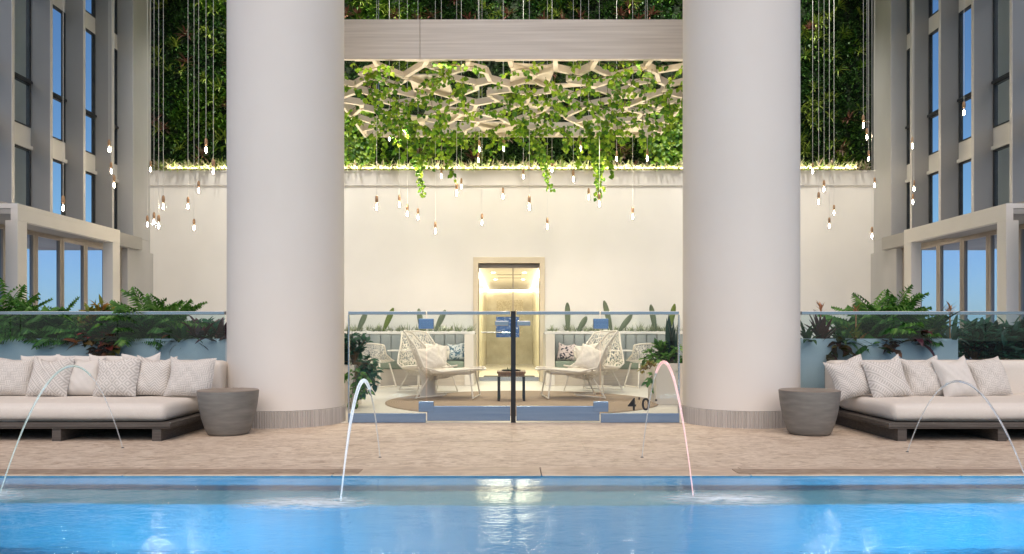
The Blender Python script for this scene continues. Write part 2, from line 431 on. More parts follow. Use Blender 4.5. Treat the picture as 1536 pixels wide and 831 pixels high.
def pillow_mb(w, h, t, seed=0):
    """cushion standing in the local xz plane, base edge at z=0"""
    rnd = random.Random(seed); mb = MB(); n = 22
    ph = [rnd.uniform(0, 6.28) for _ in range(8)]
    idx = {}
    def pt(u, v, s):
        e = max(0, (1 - u ** 4) * (1 - v ** 4)); th = t * .5 * e ** .55 * (1 - .25 * (u * u + v * v) / 2)
        x = w / 2 * u * (1 - .075 * (1 - v * v)); z = h / 2 * v * (1 - .075 * (1 - u * u))
        th += .006 * e * (math.sin(u * 7 + ph[0]) * math.cos(v * 6 + ph[1]) + .6 * math.sin(u * 13 + v * 9 + ph[2]))
        x += .008 * math.sin(v * 3 + ph[3]); z += .012 * math.sin(u * 3.3 + ph[4]) * (v + 1) / 2
        z -= .02 * (1 - u * u) * (v > 0) * v          # sagging top edge
        return (x, s * th, z + h / 2)
    for s in (-1, 1):
        for i in range(n):
            for j in range(n):
                ks = []
                for di, dj in ((0, 0), (1, 0), (1, 1), (0, 1)):
                    a, b = i + di, j + dj
                    edge = a in (0, n) or b in (0, n)
                    key = (a, b, 0 if edge else s)
                    if key not in idx:
                        idx[key] = len(mb.v); u = -1 + 2 * a / n; v = -1 + 2 * b / n
                        mb.v.append(pt(u, v, s))
                    ks.append(idx[key])
                if s > 0: ks.reverse()
                mb.f.append(tuple(ks))
    return mb

def tag(o, label, cat, group=None):
    o['label'] = label; o['category'] = cat
    if group: o['group'] = group
    return o
def thing(name, label, cat, loc=(0, 0, 0), rz=0, group=None):
    o = bpy.data.objects.new(name, None); C.objects.link(o); o.location = loc; o.rotation_euler = (0, 0, rz)
    o.empty_display_size = .1
    return tag(o, label, cat, group)
def struct(o): o['kind'] = 'structure'; return o

def blade(mb, base, az, el, L, w, droop=.5, seg=4, fold=.0, twist=0, tipw=0.0):
    """strap leaf: starts at base, leaves at azimuth az and elevation el, bends down"""
    p = Vector(base); vs = []; e = el
    side = Vector((-math.sin(az + twist), math.cos(az + twist), 0))
    for i in range(seg + 1):
        t = i / seg
        ww = w * .5 * (math.sin(PI * (.18 + .82 * t)) ** .8 if i < seg else tipw + .02)
        if i == 0: ww = w * .32
        d = Vector((math.cos(az) * math.cos(e), math.sin(az) * math.cos(e), math.sin(e)))
        vs.append(p - side * ww + Vector((0, 0, fold * ww))); vs.append(p + side * ww + Vector((0, 0, fold * ww)))
        p = p + d * (L / seg); e -= droop / seg
    fs = [(2 * i, 2 * i + 1, 2 * i + 3, 2 * i + 2) for i in range(seg)]
    mb.add(vs, fs)

def leaf(mb, p, d, nrm, L, w):
    """broad pointed leaf, two halves folded on the midrib"""
    d = Vector(d).normalized(); nrm = Vector(nrm); s = d.cross(nrm)
    if s.length < 1e-4: s = Vector((1, 0, 0))
    s.normalize(); n = s.cross(d)
    p = Vector(p)
    a = p; m1 = p + d * L * .35; m2 = p + d * L * .7 - n * L * .05; tip = p + d * L - n * L * .15
    l1 = m1 + s * w * .5 + n * w * .15; l2 = m2 + s * w * .34 + n * w * .08
    r1 = m1 - s * w * .5 + n * w * .15; r2 = m2 - s * w * .34 + n * w * .08
    mb.add([a, l1, l2, tip, r2, r1, m1, m2], [(0, 1, 6), (1, 2, 7, 6), (2, 3, 7), (0, 6, 5), (6, 7, 4, 5), (7, 3, 4)])

# ------------------------------------------------------------------ setting: ground, deck, pool
DP = D(212 / EYE)            # far pool edge
DF = D(139.6)                # balustrade line
DB = D(76)                   # back wall
WL = -0.012                   # water level
g = struct(MB().add([(-400, -300, -2.2), (400, -300, -2.2), (400, 600, -2.2), (-400, 600, -2.2)], [(0, 1, 2, 3)]).build('ground', mat_noise('distant_ground', (.10, .11, .12), (.15, .155, .16), nscale=.05, rough=.9)))
mb = MB()
mb.box(-14, 14, DP + .30, DF - .02, -1.9, 0)
struct(mb.build('pool_deck', M['deck']))
mb = MB(); x = -14.0; cop = []
k = 0
while x < 14:
    w = 1.42; mb.box(x + .003, x + w - .003, DP - .02, DP + .297, -.008, .0 + (.002 if k % 3 == 0 else 0)); x += w; k += 1
M['coping'] = mat_noise('coping_stone', (.42, .32, .24), (.64, .51, .39), (1.5, 3, 1), 4, .5, bump=.2, detail=7)
struct(mb.build('pool_coping', M['coping'], bevel=.004))
mb = MB()
for x0, x1 in ((-4.1, -1.05), (1.55, 5.2)):
    mb.box(x0, x1, DP + .03, DP + .19, -.02, .005)
struct(mb.build('drain_channel', mat_noise('drain_slot_stone', (.24, .175, .125), (.40, .31, .23), (2, 4, 1), 6, .7)))
mb = MB(); mb.box(-14, 14, DF - .018, 30, -1.9, .004)
struct(mb.build('terrace_floor', M['floor_in']))
# pool basin, inner faces
mb = MB(); PY0 = -4.0; BW = .40; BD = -.46; DEEP = -1.5
mb.quad((-14, DP, -.001), (14, DP, -.001), (14, DP, BD), (-14, DP, BD))
mb.quad((-14, DP - BW, BD), (14, DP - BW, BD), (14, DP - BW, DEEP), (-14, DP - BW, DEEP))
mb.quad((-14, DP - BW, DEEP), (14, DP - BW, DEEP), (14, PY0, DEEP), (-14, PY0, DEEP))
mb.quad((-14, PY0, DEEP), (14, PY0, DEEP), (14, PY0, 0), (-14, PY0, 0))
for sx in (-14, 14): mb.quad((sx, PY0, DEEP), (sx, DP, DEEP), (sx, DP, 0), (sx, PY0, 0))
struct(mb.build('pool_basin', M['pooltile']))
struct(MB().box(-13.99, 13.99, DP - BW + .002, DP - .002, BD - .04, BD + .002).build('pool_bench', M['poolbench']))
struct(MB().box(-14, 14, PY0 - 8, PY0 - .01, -1.9, 0).build('near_deck', M['deck']))
# water
m, t, b = newmat('pool_water')
pset(b, (.86, .96, 1.0), .03)
b.inputs['Transmission Weight'].default_value = 1.0; b.inputs['IOR'].default_value = 1.33
tc = t.n('ShaderNodeTexCoord')
mp = t.n('ShaderNodeMapping'); mp.inputs['Scale'].default_value = (1, 1.6, 1); t.l(tc.outputs['Object'], mp.inputs[0])
n1 = t.n('ShaderNodeTexNoise'); n1.inputs['Scale'].default_value = 2.2; n1.inputs['Detail'].default_value = 3; t.l(mp.outputs[0], n1.inputs['Vector'])
n2 = t.n('ShaderNodeTexNoise'); n2.inputs['Scale'].default_value = 26; n2.inputs['Detail'].default_value = 2; t.l(mp.outputs[0], n2.inputs['Vector'])
sx = t.n('ShaderNodeSeparateXYZ'); t.l(tc.outputs['Object'], sx.inputs[0])
h = t.m('ADD', t.m('MULTIPLY', n1.outputs['Fac'], .7), t.m('MULTIPLY', n2.outputs['Fac'], .14))
bp = t.n('ShaderNodeBump'); bp.inputs['Strength'].default_value = .35; bp.inputs['Distance'].default_value = .03
t.l(h, bp.inputs['Height']); t.l(bp.outputs[0], b.inputs['Normal'])
b.inputs['Roughness'].default_value = .11
struct(MB().add([(-14, PY0, WL), (14, PY0, WL), (14, DP, WL), (-14, DP, WL)], [(0, 1, 2, 3)]).build('pool_water', m))

# ------------------------------------------------------------------ columns
def column(px_c, label):
    s = 138.0; cx = X(px_c, s); cy = D(s); r = .612
    t = thing('column', label, 'column', (cx, cy, 0), group='round columns at the pool edge of the terrace')
    prof = [(r, .175), (r, 3.2), (r, 10.0)]
    MB().lathe(prof, n=96).build('shaft', M['paint'], t, smooth=True)
    mb = MB(); n = 150; vs = []; fs = []
    for z in (0, .172):
        for k in range(n * 4):
            a = 2 * PI * k / (n * 4); rr = r + (.014 if (k // 2) % 2 == 0 else .004)
            vs.append((rr * math.cos(a), rr * math.sin(a), z))
    N = n * 4
    for k in range(N): fs.append((k, (k + 1) % N, N + (k + 1) % N, N + k))
    fs.append(tuple(range(N, 2 * N)))
    mb.add(vs, fs).build('ribbed_skirt', M['rib'], t)
    return t
column(430, 'thick round pale column left of the glass gates, beside the left side table')
column(1110.5, 'thick round pale column right of the glass gates, beside the right side table')

# ------------------------------------------------------------------ balustrades and gates
SF = 139.6
def fx(px): return X(px, SF)
ZT = Z(467, SF)
def panel_run(x0, x1, joints, label, name='glass_balustrade', shoe=True, glass='sideglass', group=None):
    t = thing(name, label, 'glass fence', ((x0 + x1) / 2, DF, 0), group=group)
    og = t.location
    js = [x0] + joints + [x1]
    for a, b in zip(js, js[1:]):
        MB().box(a + .004, b - .004, DF - .006, DF + .006, .02, ZT - .03).build('glass_panel', M[glass], t, og)
    MB().box(x0, x1, DF - .028, DF + .028, ZT - .036, ZT).build('top_rail', M['steel'], t, og, bevel=.003)
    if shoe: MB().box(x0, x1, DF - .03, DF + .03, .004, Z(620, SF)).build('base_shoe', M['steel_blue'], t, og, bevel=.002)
    return t
panel_run(fx(-150), fx(338), [fx(16), fx(31), fx(177)], 'long tinted glass balustrade with steel rail behind the left sofa')
panel_run(fx(1201), fx(1700), [fx(1340), fx(1478)], 'long tinted glass balustrade with steel rail behind the right sofa')
tl = panel_run(fx(523), fx(639), [], 'fixed clear glass panel with steel base, left of the gates', 'fixed_glass_panel', glass='fenceglass')
tr_ = panel_run(fx(901), fx(1018), [], 'fixed clear glass panel carrying black 4 0 depth marking, right of the gates', 'fixed_glass_panel', glass='fenceglass')
for t, px in ((tl, 523.5), (tr_, 1018)):
    MB().box(fx(px) - .006, fx(px) + .006, DF - .02, DF + .02, .004, ZT - .037).build('end_trim', M['steel'], t, t.location)
# depth marking
def text_mesh(txt, size, ext=.002):
    cu = bpy.data.curves.new('tx', 'FONT'); cu.body = txt; cu.size = size; cu.extrude = ext; cu.align_x = 'CENTER'
    cu.offset = .0025
    o = bpy.data.objects.new('tx', cu); bpy.context.scene.collection.objects.link(o)
    bpy.context.view_layer.update()
    dg = bpy.context.evaluated_depsgraph_get()
    me = bpy.data.meshes.new_from_object(o.evaluated_get(dg))
    vs = [tuple(v.co) for v in me.vertices]; fs = [tuple(p.vertices) for p in me.polygons]
    bpy.data.objects.remove(o)
    return vs, fs
mbt = MB()
for txt, px, py, size in (('4', 948, 615, .185), ("'", 958.5, 606, .10), ('0', 968.5, 615, .185), ('"', 984, 606, .07)):
    vs, fs = text_mesh(txt, size)
    mbt.add([(fx(px) + x, DF - .0095 + z * .5, Z(py, SF) + y) for x, y, z in vs], fs)
mbt.build('depth_marking', M['black'], tr_, tr_.location)

def gate(x0, x1, hinge_px, label, handle_side):
    t = thing('glass_gate', label, 'glass gate', ((x0 + x1) / 2, DF, 0)); og = t.location
    MB().box(x0, x1, DF - .006, DF + .006, Z(610, SF), ZT - .03).build('glass_panel', M['fenceglass'], t, og)
    MB().box(x0, x1, DF - .024, DF + .024, ZT - .036, ZT).build('top_rail', M['steel'], t, og, bevel=.003)
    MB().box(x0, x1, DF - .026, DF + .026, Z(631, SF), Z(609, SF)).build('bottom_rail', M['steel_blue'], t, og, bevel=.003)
    for y0, y1 in ((478, 493.5), (602, 617.5)):
        hx = fx(hinge_px)
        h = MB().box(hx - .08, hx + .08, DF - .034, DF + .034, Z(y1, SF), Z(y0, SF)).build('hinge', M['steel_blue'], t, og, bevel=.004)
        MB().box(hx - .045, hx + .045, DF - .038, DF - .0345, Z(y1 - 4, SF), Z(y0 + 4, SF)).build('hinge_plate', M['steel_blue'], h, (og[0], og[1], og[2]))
    hx = fx(769); s = handle_side
    a, b = sorted((hx + s * .045, hx + s * .19))
    MB().box(a, b, DF - .06, DF - .028, Z(489, SF), Z(481.5, SF)).build('latch_handle', M['steel'], t, og, bevel=.006)
    return t
gate(fx(641), fx(765.5), 639.5, 'left leaf of the clear glass double gate with steel bottom rail', -1)
gate(fx(774.5), fx(899), 901, 'right leaf of the clear glass double gate with steel bottom rail', 1)
tag(MB().box(fx(766.3), fx(773.6), DF - .03, DF + .03, .004, ZT + .002).build('gate_post', M['black'], None, (fx(770), DF, 0), bevel=.003),
    'slim black upright post where the two glass gates meet', 'post')

# ------------------------------------------------------------------ sofas
def sofa(name, side, xin, label):
    """side = -1 left, +1 right; xin = inner edge of the platform"""
    y0, y1 = D(168.75), DF - .08
    W = 3.0
    def xx(a): return xin + side * a
    def bx(mb, a, b, *r):
        p, q = sorted((xx(a), xx(b))); mb.box(p, q, *r); return mb
    t = thing('sofa', label, 'sofa', (xx(W / 2), (y0 + y1) / 2, 0), group='outdoor platform sofas'); og = t.location
    mb = MB(); bx(mb, 0, W, y0 - .02, y1, .128, .165)
    bx(mb, .006, W - .006, y0 - .012, y1 - .01, .113, .127); mb.build('platform', M['sofawood'], t, og, bevel=.004)
    for a in (.09, .98, 1.92, 2.83):
        mb = MB(); bx(mb, a, a + .08, y0 + .0, y1 - .03, 0.0, .112); mb.build('leg', M['sofawood'], t, og, bevel=.003)
    p, q = sorted((xx(.07), xx(W - .05)))
    rbox(p, q, y0 + .03, y1 - .12, .172, .325, .06, puff=.018, puffside=.01, wob=.0015, seed=3).build('seat_cushion', M['cushion'], t, og, smooth=True)
    p, q = sorted((xx(-.045), xx(W)))
    rbox(p, q, y1 - .31, y1 - .045, .30, .675, .05, puff=.008, wob=.002, seed=5).build('back_cushion', M['cushion'], t, og, smooth=True)
    mb = MB(); bx(mb, -.015, W, y1 - .035, y1, .166, .59); mb.build('back_panel', M['sofawood'], t, og, bevel=.003)
    return t
sofa('sofa', -1, -3.03, 'grey upholstered platform sofa at left, behind the leftmost water jet')
sofa('sofa', 1, 3.34, 'grey upholstered platform sofa at right, behind the rightmost water jet')

def pillow(px, ytop, s, w, h, matk, label, rx=-14, rzr=0, ry=0, seed=0, base=.338, group=None, t=.17, name='pillow'):
    o = pillow_mb(w, h, t, seed).build(name, M[matk], None, smooth=True)
    o.location = (X(px, s), D(s), base)
    o.rotation_euler = (math.radians(rx), math.radians(ry), math.radians(rzr))
    tag(o, label, 'pillow', group)
    return o
gL = 'scatter pillows on the left sofa'; gR = 'scatter pillows on the right sofa'
SP = 152.5
Lp = [(12, .45, 'pil_weave', 'basket weave pillow at the far left of the left sofa, cut by the frame', 0),
      (70, .42, 'pil_diag', 'diagonal stripe pillow on left sofa, between basket weave and plain pillows', 1),
      (120, .41, 'pil_plain', 'plain smooth pale pillow on the left sofa behind the water jet', 0),
      (172, .44, 'pil_diamond', 'pillow with large concentric diamonds on the left sofa', -1),
      (226, .40, 'pil_zigzag', 'zigzag pillow on left sofa, second from its right end', 2),
      (281, .47, 'pil_weave', 'wide basket weave pillow at the right end of the left sofa', 2)]
for i, (px, w, k, lb, ry) in enumerate(Lp):
    pillow(px, 540, SP + (1.2 if i % 2 else -.5), w, .405, k, lb, rx=-15 - i % 3, ry=ry, rzr=(-1) ** i * 3, seed=i + 1, group=gL)
for i, (px, lb) in enumerate(((53, 'tip of the pale back row pillow behind the diagonal stripe pillow'), (104, 'tip of the pale back row pillow behind the plain pillow'),
                              (152, 'tip of the pale back row pillow behind the concentric diamond pillow'), (207, 'tip of the pale back row pillow behind the zigzag pillow'))):
    pillow(px, 536, 149.6, .40, .43, 'pil_plain', lb, rx=-13, ry=(-2, 2, 3, -2)[i], seed=20 + i, group=gL, t=.12)
Rp = [(1287, .41, 'pil_zigzag', 'zigzag pillow leaning at the left end of the right sofa', 12, 9),
      (1341, .41, 'pil_diag', 'diagonal stripe pillow on the right sofa, second from its left end', 10, 10),
      (1392, .40, 'pil_weave', 'basket weave pillow in the middle of the right sofa', 4, -3),
      (1443, .36, 'pil_plain', 'plain pale pillow standing on its point on the right sofa', 6, 10),
      (1494, .38, 'pil_weave', 'speckled weave pillow at the right end of the right sofa row', 9, 6)]
for i, (px, w, k, lb, ry, rz) in enumerate(Rp):
    pillow(px, 535, SP + (1.0 if i % 2 else -1), w, .42, k, lb, rx=-20, ry=-ry, rzr=rz * .6, seed=i + 40, group=gR, base=.325)

# ------------------------------------------------------------------ concrete side tables
def side_table(px, label):
    s = 173.0; r = .255
    D0 = F / (155 / EYE) + .19
    cx = (px - 768) * D0 / F
    t = thing('side_table', label, 'side table', (cx, D0, 0), group='concrete drum side tables')
    H = .42; k = 1.0
    prof = [(.16, 0), (.185, .008), (.20, .03), (.215, .07), (.245, .17), (.265, .28), (.275, .36), (.279, H - .008), (.279, H - .004)]
    MB().lathe(prof, n=64).build('drum', M['concrete'], t, smooth=True)
    MB().lathe([(.277, H - .0035), (.277, H), (.272, H + .003), (.0, H + .003)], n=64).build('top', M['concrete_top'], t)
    return t
side_table(342.5, 'round tapered concrete side table by the left column')
side_table(1214, 'round tapered concrete side table by the right column')

# ------------------------------------------------------------------ water jets
def jet_mat(name, col, em):
    m, t, b = newmat(name)
    pset(b, (.85, .9, .95), .08); b.inputs['Transmission Weight'].default_value = .8; b.inputs['IOR'].default_value = 1.12
    b.inputs['Emission Color'].default_value = (*col, 1); b.inputs['Emission Strength'].default_value = em
    return m
def foam_mat():
    m, t, b = newmat('water_foam')
    pset(b, (.80, .90, .95), .3)
    tc = t.n('ShaderNodeTexCoord'); sp = t.n('ShaderNodeSeparateXYZ'); t.l(tc.outputs['Object'], sp.inputs[0])
    mp = t.n('ShaderNodeMapping'); mp.inputs['Scale'].default_value = (5, 16, 1); t.l(tc.outputs['Object'], mp.inputs[0])
    nz = t.n('ShaderNodeTexNoise'); nz.inputs['Scale'].default_value = 1.6; nz.inputs['Detail'].default_value = 6; t.l(mp.outputs[0], nz.inputs['Vector'])
    r = t.m('SQRT', t.m('ADD', t.m('POWER', t.m('ABSOLUTE', sp.outputs[0]), 2), t.m('MULTIPLY', t.m('POWER', t.m('ABSOLUTE', sp.outputs[1]), 2), 5)))
    fall = t.m('SUBTRACT', 1.0, t.m('DIVIDE', r, .52))
    a = t.m('MULTIPLY', t.m('POWER', t.m('MAXIMUM', fall, 0.0), 1.3), t.m('MULTIPLY', t.m('MAXIMUM', t.m('SUBTRACT', nz.outputs['Fac'], .25), 0.0), 4.5))
    tr = t.n('ShaderNodeBsdfTransparent'); mx = t.n('ShaderNodeMixShader')
    t.l(t.m('MINIMUM', a, .85), mx.inputs[0]); t.l(tr.outputs[0], mx.inputs[1]); t.l(b.outputs[0], mx.inputs[2])
    t.l(mx.outputs[0], t.nt.nodes['Material Output'].inputs[0])
    return m
M['foam'] = foam_mat()
def jet(xn, sn, xl, sl, zp, col, em, label, side, splash=True, r0=.004, r1=.008, glowcol=None):
    yn, yl = D(sn), D(sl)
    t = thing('water_jet', label, 'water jet', (xn, yn, 0), group='arching water jets'); og = t.location
    pts = []; rs = []
    N = 36
    for i in range(N + 1):
        u = i / N
        z = 4 * zp * u * (1 - u) + WL * u
        pts.append((xn + (xl - xn) * u, yn + (yl - yn) * u, max(z, WL if u > .5 else .0))); rs.append(r0 + (r1 - r0) * max(0, 1 - abs(u - .5) / .42) ** .7 if u > .33 else r0)
    h = N // 3
    MB().tube(pts[:h + 1], rs[:h + 1], 8).build('rising_stream', jet_mat('jet_clear', (.9, .9, .85), .05), t, og, smooth=True)
    MB().tube(pts[h:], rs[h:], 8).build('falling_stream', jet_mat('jet_lit', col, em), t, og, smooth=True)
    MB().lathe([(.013, 0), (.013, .003), (.008, .005), (.0, .005)], xn, yn, 20).build('nozzle', M['frame_dark'], t, og)
    if splash:
        mb = MB(); rnd = random.Random(int(xn * 100))
        n = 36; c_x, c_y = xl + side * .17, yl - .09; vs = [(c_x, c_y, WL + .012)]; fs = []
        for j in range(1, 10):
            for k in range(n):
                a = 2 * PI * k / n; rr = j / 9 * .55
                vs.append((c_x + rr * math.cos(a), c_y + rr * .42 * math.sin(a), WL + .004 + .012 * (1 - j / 9) * rnd.random()))
        for k in range(n): fs.append((0, 1 + k, 1 + (k + 1) % n))
        for j in range(8):
            for k in range(n):
                a = 1 + j * n + k; b = 1 + j * n + (k + 1) % n; fs.append((a, a + n, b + n, b))
        for _ in range(90):     # drops thrown up around the landing point
            q = (xl + rnd.gauss(0, .05), yl + rnd.gauss(0, .04)); zz = WL + abs(rnd.gauss(0, .03)); r_ = rnd.uniform(.0012, .0035)
            mb.lathe([(0, -r_), (r_, 0), (0, r_)], q[0], q[1], 5, zz)
        mb.add(vs, fs)
        o = mb.build('splash', M['foam'], t, og, smooth=True)
        # object coordinates centred on the foam patch
        for v in o.data.vertices: v.co.x -= (c_x - xn); v.co.y -= (c_y - yn)
        o.location = (c_x - xn, c_y - yn, 0)
    return t
jet(X(184, 179), 179, X(0, 247), 247, .73, (.45, .85, .65), .10, 'greenish laminar water jet in front of the left sofa', -1)
jet(X(570, 193.75), 193.75, X(511, 258), 258, .645, (.75, .88, 1.0), .22, 'bright white water jet left of the glass gates', -1, r0=.005, r1=.014)
jet(X(963, 193.75), 193.75, X(1040, 252), 252, .77, (1.0, .40, .36), .30, 'pink lit water jet in front of the depth marking', 1, r1=.011)
jet(X(1361, 185.4), 185.4, X(1550, 254), 254, .63, (.95, .90, .85), .02, 'clear water jet in front of the right sofa', 1)

# ------------------------------------------------------------------ back wall, green wall, entrance
SB = 76.0
XL, XR = X(229, SB), X(1301, SB)
LEDGE = Z(256, SB)
dx0, dx1, dzt = X(717.5, SB), X(809.5, SB), Z(395, SB)
t = thing('back_wall', 'tall white terrace wall below the green wall, with a doorway in it', 'wall', (0, DB, 0)); og = t.location
mb = MB(); mb.box(XL - .3, dx0, DB, DB + .3, 0.004, LEDGE - .30); mb.box(dx1, XR + .3, DB, DB + .3, .004, LEDGE - .30); mb.box(dx0, dx1, DB, DB + .3, dzt, LEDGE - .30)
mb.build('wall_face', M['wallpaint'], t, og)
mb = MB(); mb.box(XL - .3, XR + .3, DB - .022, DB + .3, LEDGE - .2995, LEDGE - .03); mb.box(XL - .3, XR + .3, DB - .034, DB + .3, LEDGE - .0295, LEDGE)
mb.build('ledge', M['cap'], t, og, bevel=.004)
MB().box(XL + .1, XR - .1, DB + .13, DB + .15, LEDGE + .001, LEDGE + .012).build('light_strip', M['lamp_strip'], t, og)
# green wall
GY = DB + .22
GT = 9.0
t = thing('green_wall', 'living green wall of ferns and bromeliads above the white terrace wall', 'green wall', (0, GY, LEDGE)); og = t.location
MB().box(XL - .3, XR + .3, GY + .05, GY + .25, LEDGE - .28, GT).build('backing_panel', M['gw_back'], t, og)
vis = []
def wallpos(n):
    out = []
    for _ in range(n):
        while True:
            x = U(XL - .05, XR + .05); z = U(LEDGE + .02, 8.9)
            px = 768 + x * SB
            if (335 < px < 525 or 1015 < px < 1205) and R() < .55: continue
            if 525 < px < 1015 and LEDGE + .95 < z < 6.7 and R() < .5: continue
            break
        out.append((x, z))
    return out
mbD, mbM, mbY, mbR = MB(), MB(), MB(), MB()
def clump(z, x): return math.sin(x * 1.9 + 1.3 * math.sin(z * 1.7)) + math.sin(z * 2.3 + x * .8)
for x, z in wallpos(11500):
    kk = clump(z, x) + U(-.9, .9)
    tgt = mbM if kk > .75 else mbD
    n = 6
    ps = U(.05, .13) * (1.3 if tgt is mbM else 1)
    y = GY + U(-.10, .05)
    for _ in range(n):
        az = U(-PI, 0) if R() < .9 else U(0, PI); 
        blade(tgt, (x + U(-.05, .05), y, z + U(-.05, .05)), az, U(-.6, 1.1), ps, ps * U(.22, .42), U(.3, 1.6), 2)
for x, z in wallpos(300):
    for k in range(16):
        a = U(-PI, 0); blade(mbY, (x, GY - .08, z), a, U(-.5, 1.3), U(.16, .28), .022, U(.6, 1.5), 3)
for x, z in wallpos(60) + [(X(px, SB), 7.18 + U(-.06, .12)) for px in (534, 592, 646, 702, 762, 816, 872, 930, 980)] :
    for k in range(18):
        a = U(-PI, 0); blade(mbR, (x, GY - .09, z), a, U(-.6, 1.2), U(.16, .27), .032, U(.3, 1.0), 3)
mbD.build('dark_fern_foliage', M['gw_dark'], t, og, kind='stuff'); mbM.build('bright_fern_foliage', M['gw_mid'], t, og, kind='stuff')
mbY.build('spider_plant_tufts', M['gw_yel'], t, og, kind='stuff'); mbR.build('bromeliad_rosettes', M['gw_red'], t, og, kind='stuff')
mbP = MB()
x = XL
while x < XR:
    for k in range(15): blade(mbP, (x + U(-.04, .04), DB + U(-.0, .12), LEDGE + .005), U(-PI, 0), U(.1, 1.45), U(.10, .30), U(.020, .040), U(.4, 1.5), 3)
    x += U(.045, .08)
o = mbP.build('ledge_planting', M['gw_pale'], None, (0, DB, LEDGE)); o['kind'] = 'stuff'; tag(o, 'bright fringe of pale spider plants along the ledge of the white wall', 'ledge plants')
# ivy creeping on the green wall just beyond the pergola corners
mbI = MB()
for x0, x1 in ((X(516, SB), X(560, SB)), (X(975, SB), X(1024, SB))):
    for _ in range(330):
        p = (U(x0, x1), GY - .16 - U(0, .12), U(LEDGE + .15, LEDGE + 1.2))
        leaf(mbI, p, (U(-.7, .7), U(-.8, .1), -U(.4, 1)), (0, -1, .4), U(.08, .13), U(.07, .11))
mbI.build('ivy_leaves', M['vine'], t, og, kind='stuff')

# entrance: surround, double door, vestibule beyond
fx0, fx1, fzt = X(710, SB), X(817, SB), Z(386, SB)
t = thing('entrance', 'lit glass double door entrance in the middle of the white wall', 'entrance', ((fx0 + fx1) / 2, DB, 0)); og = t.location
mb = MB(); mb.box(fx0, dx0 + .0, DB - .04, DB + .31, .006, fzt); mb.box(dx1, fx1, DB - .04, DB + .31, .006, fzt); mb.box(dx0, dx1, DB - .04, DB + .31, dzt, fzt)
mb.build('door_surround', M['doorsur'], t, og, bevel=.004)
VB = D(48); vx0, vx1, vzt = -.78, .63, EYE + 1.36
mb = MB(); mb.box(vx0 - .1, vx0, DB + .31, VB, .006, vzt); mb.box(vx1, vx1 + .1, DB + .31, VB, .006, vzt); mb.build('vestibule_side_walls', M['marble'], t, og)
MB().box(vx0, vx1, VB, VB + .1, .006, vzt).build('vestibule_back_wall', M['marble'], t, og)
MB().box(vx0 - .1, vx1 + .1, DB + .31, VB + .1, vzt, vzt + .1).build('vestibule_ceiling', M['ceilpaint'], t, og)
MB().box(-.48, .35, VB - .03, VB - .002, .9, 2.0).build('mosaic_panel', M['gold'], t, og)
mb = MB(); mb.box(vx0 + .002, vx0 + .05, DB + .8, VB - .01, vzt - .06, vzt - .004); mb.box(vx1 - .05, vx1 - .002, DB + .8, VB - .01, vzt - .06, vzt - .004); mb.box(vx0 + .06, vx1 - .06, VB - .05, VB - .01, vzt - .05, vzt - .004)
mb.build('cove_light', M['lamp_strip'], t, og)
for yy in (DB + 2, DB + 4.2):
    for xx_ in (-.42, .28): MB().lathe([(.045, -.006), (.045, -.001)], xx_, yy, 16, vzt).build('ceiling_downlight', M['downlight'], t, og)
mb = MB()
for yy in (DB + 2.6, DB + 3.6): mb.box(-.35, .22, yy, yy + .09, vzt - .006, vzt - .001)
mb.build('ceiling_vent', M['frame_dark'], t, og)
mb = MB(); mb.box(dx0 + .01, dx1 - .01, DB + .12, DB + .18, dzt - .08, dzt - .005); mb.build('transom_rail', M['doorframe'], t, og)
cxm = X(769.5, SB)
for a, b, hs in ((dx0 + .012, cxm - .012, -1), (cxm + .012, dx1 - .012, 1)):
    p = MB().box(a, b, DB + .144, DB + .156, .03, dzt - .085).build('door_leaf', M['clearglass'], t, og)
    MB().box(a, b, DB + .135, DB + .165, .012, .09).build('kick_rail', M['steel'], p, og)
    if hs < 0: MB().tube([(a + .04, DB + .10, 1.0 - .02), (cxm - .06, DB + .10, 1.0 - .02)], .012).build('pull_bar', M['steel'], p, og)
MB().box(cxm - .011, cxm + .011, DB + .135, DB + .165, .012, dzt - .085).build('meeting_stile', M['doorframe'], t, og)
tag(MB().box(X(744, SB), X(779, SB), DB + .11, DB + .118, Z(506, SB), Z(475, SB)).build('door_panel_sign', M['bluetile'], None, (X(761, SB), DB + .114, Z(490, SB))),
    'small blue and white patterned panel on the glass entrance door', 'door panel')
tag(MB().box(-.62, .50, DB + .45, DB + 2.0, .006, .018).build('entrance_mat', M['mat_dark'], None, (0, DB + 1, 0)), 'dark entrance mat just inside the glass door', 'mat')

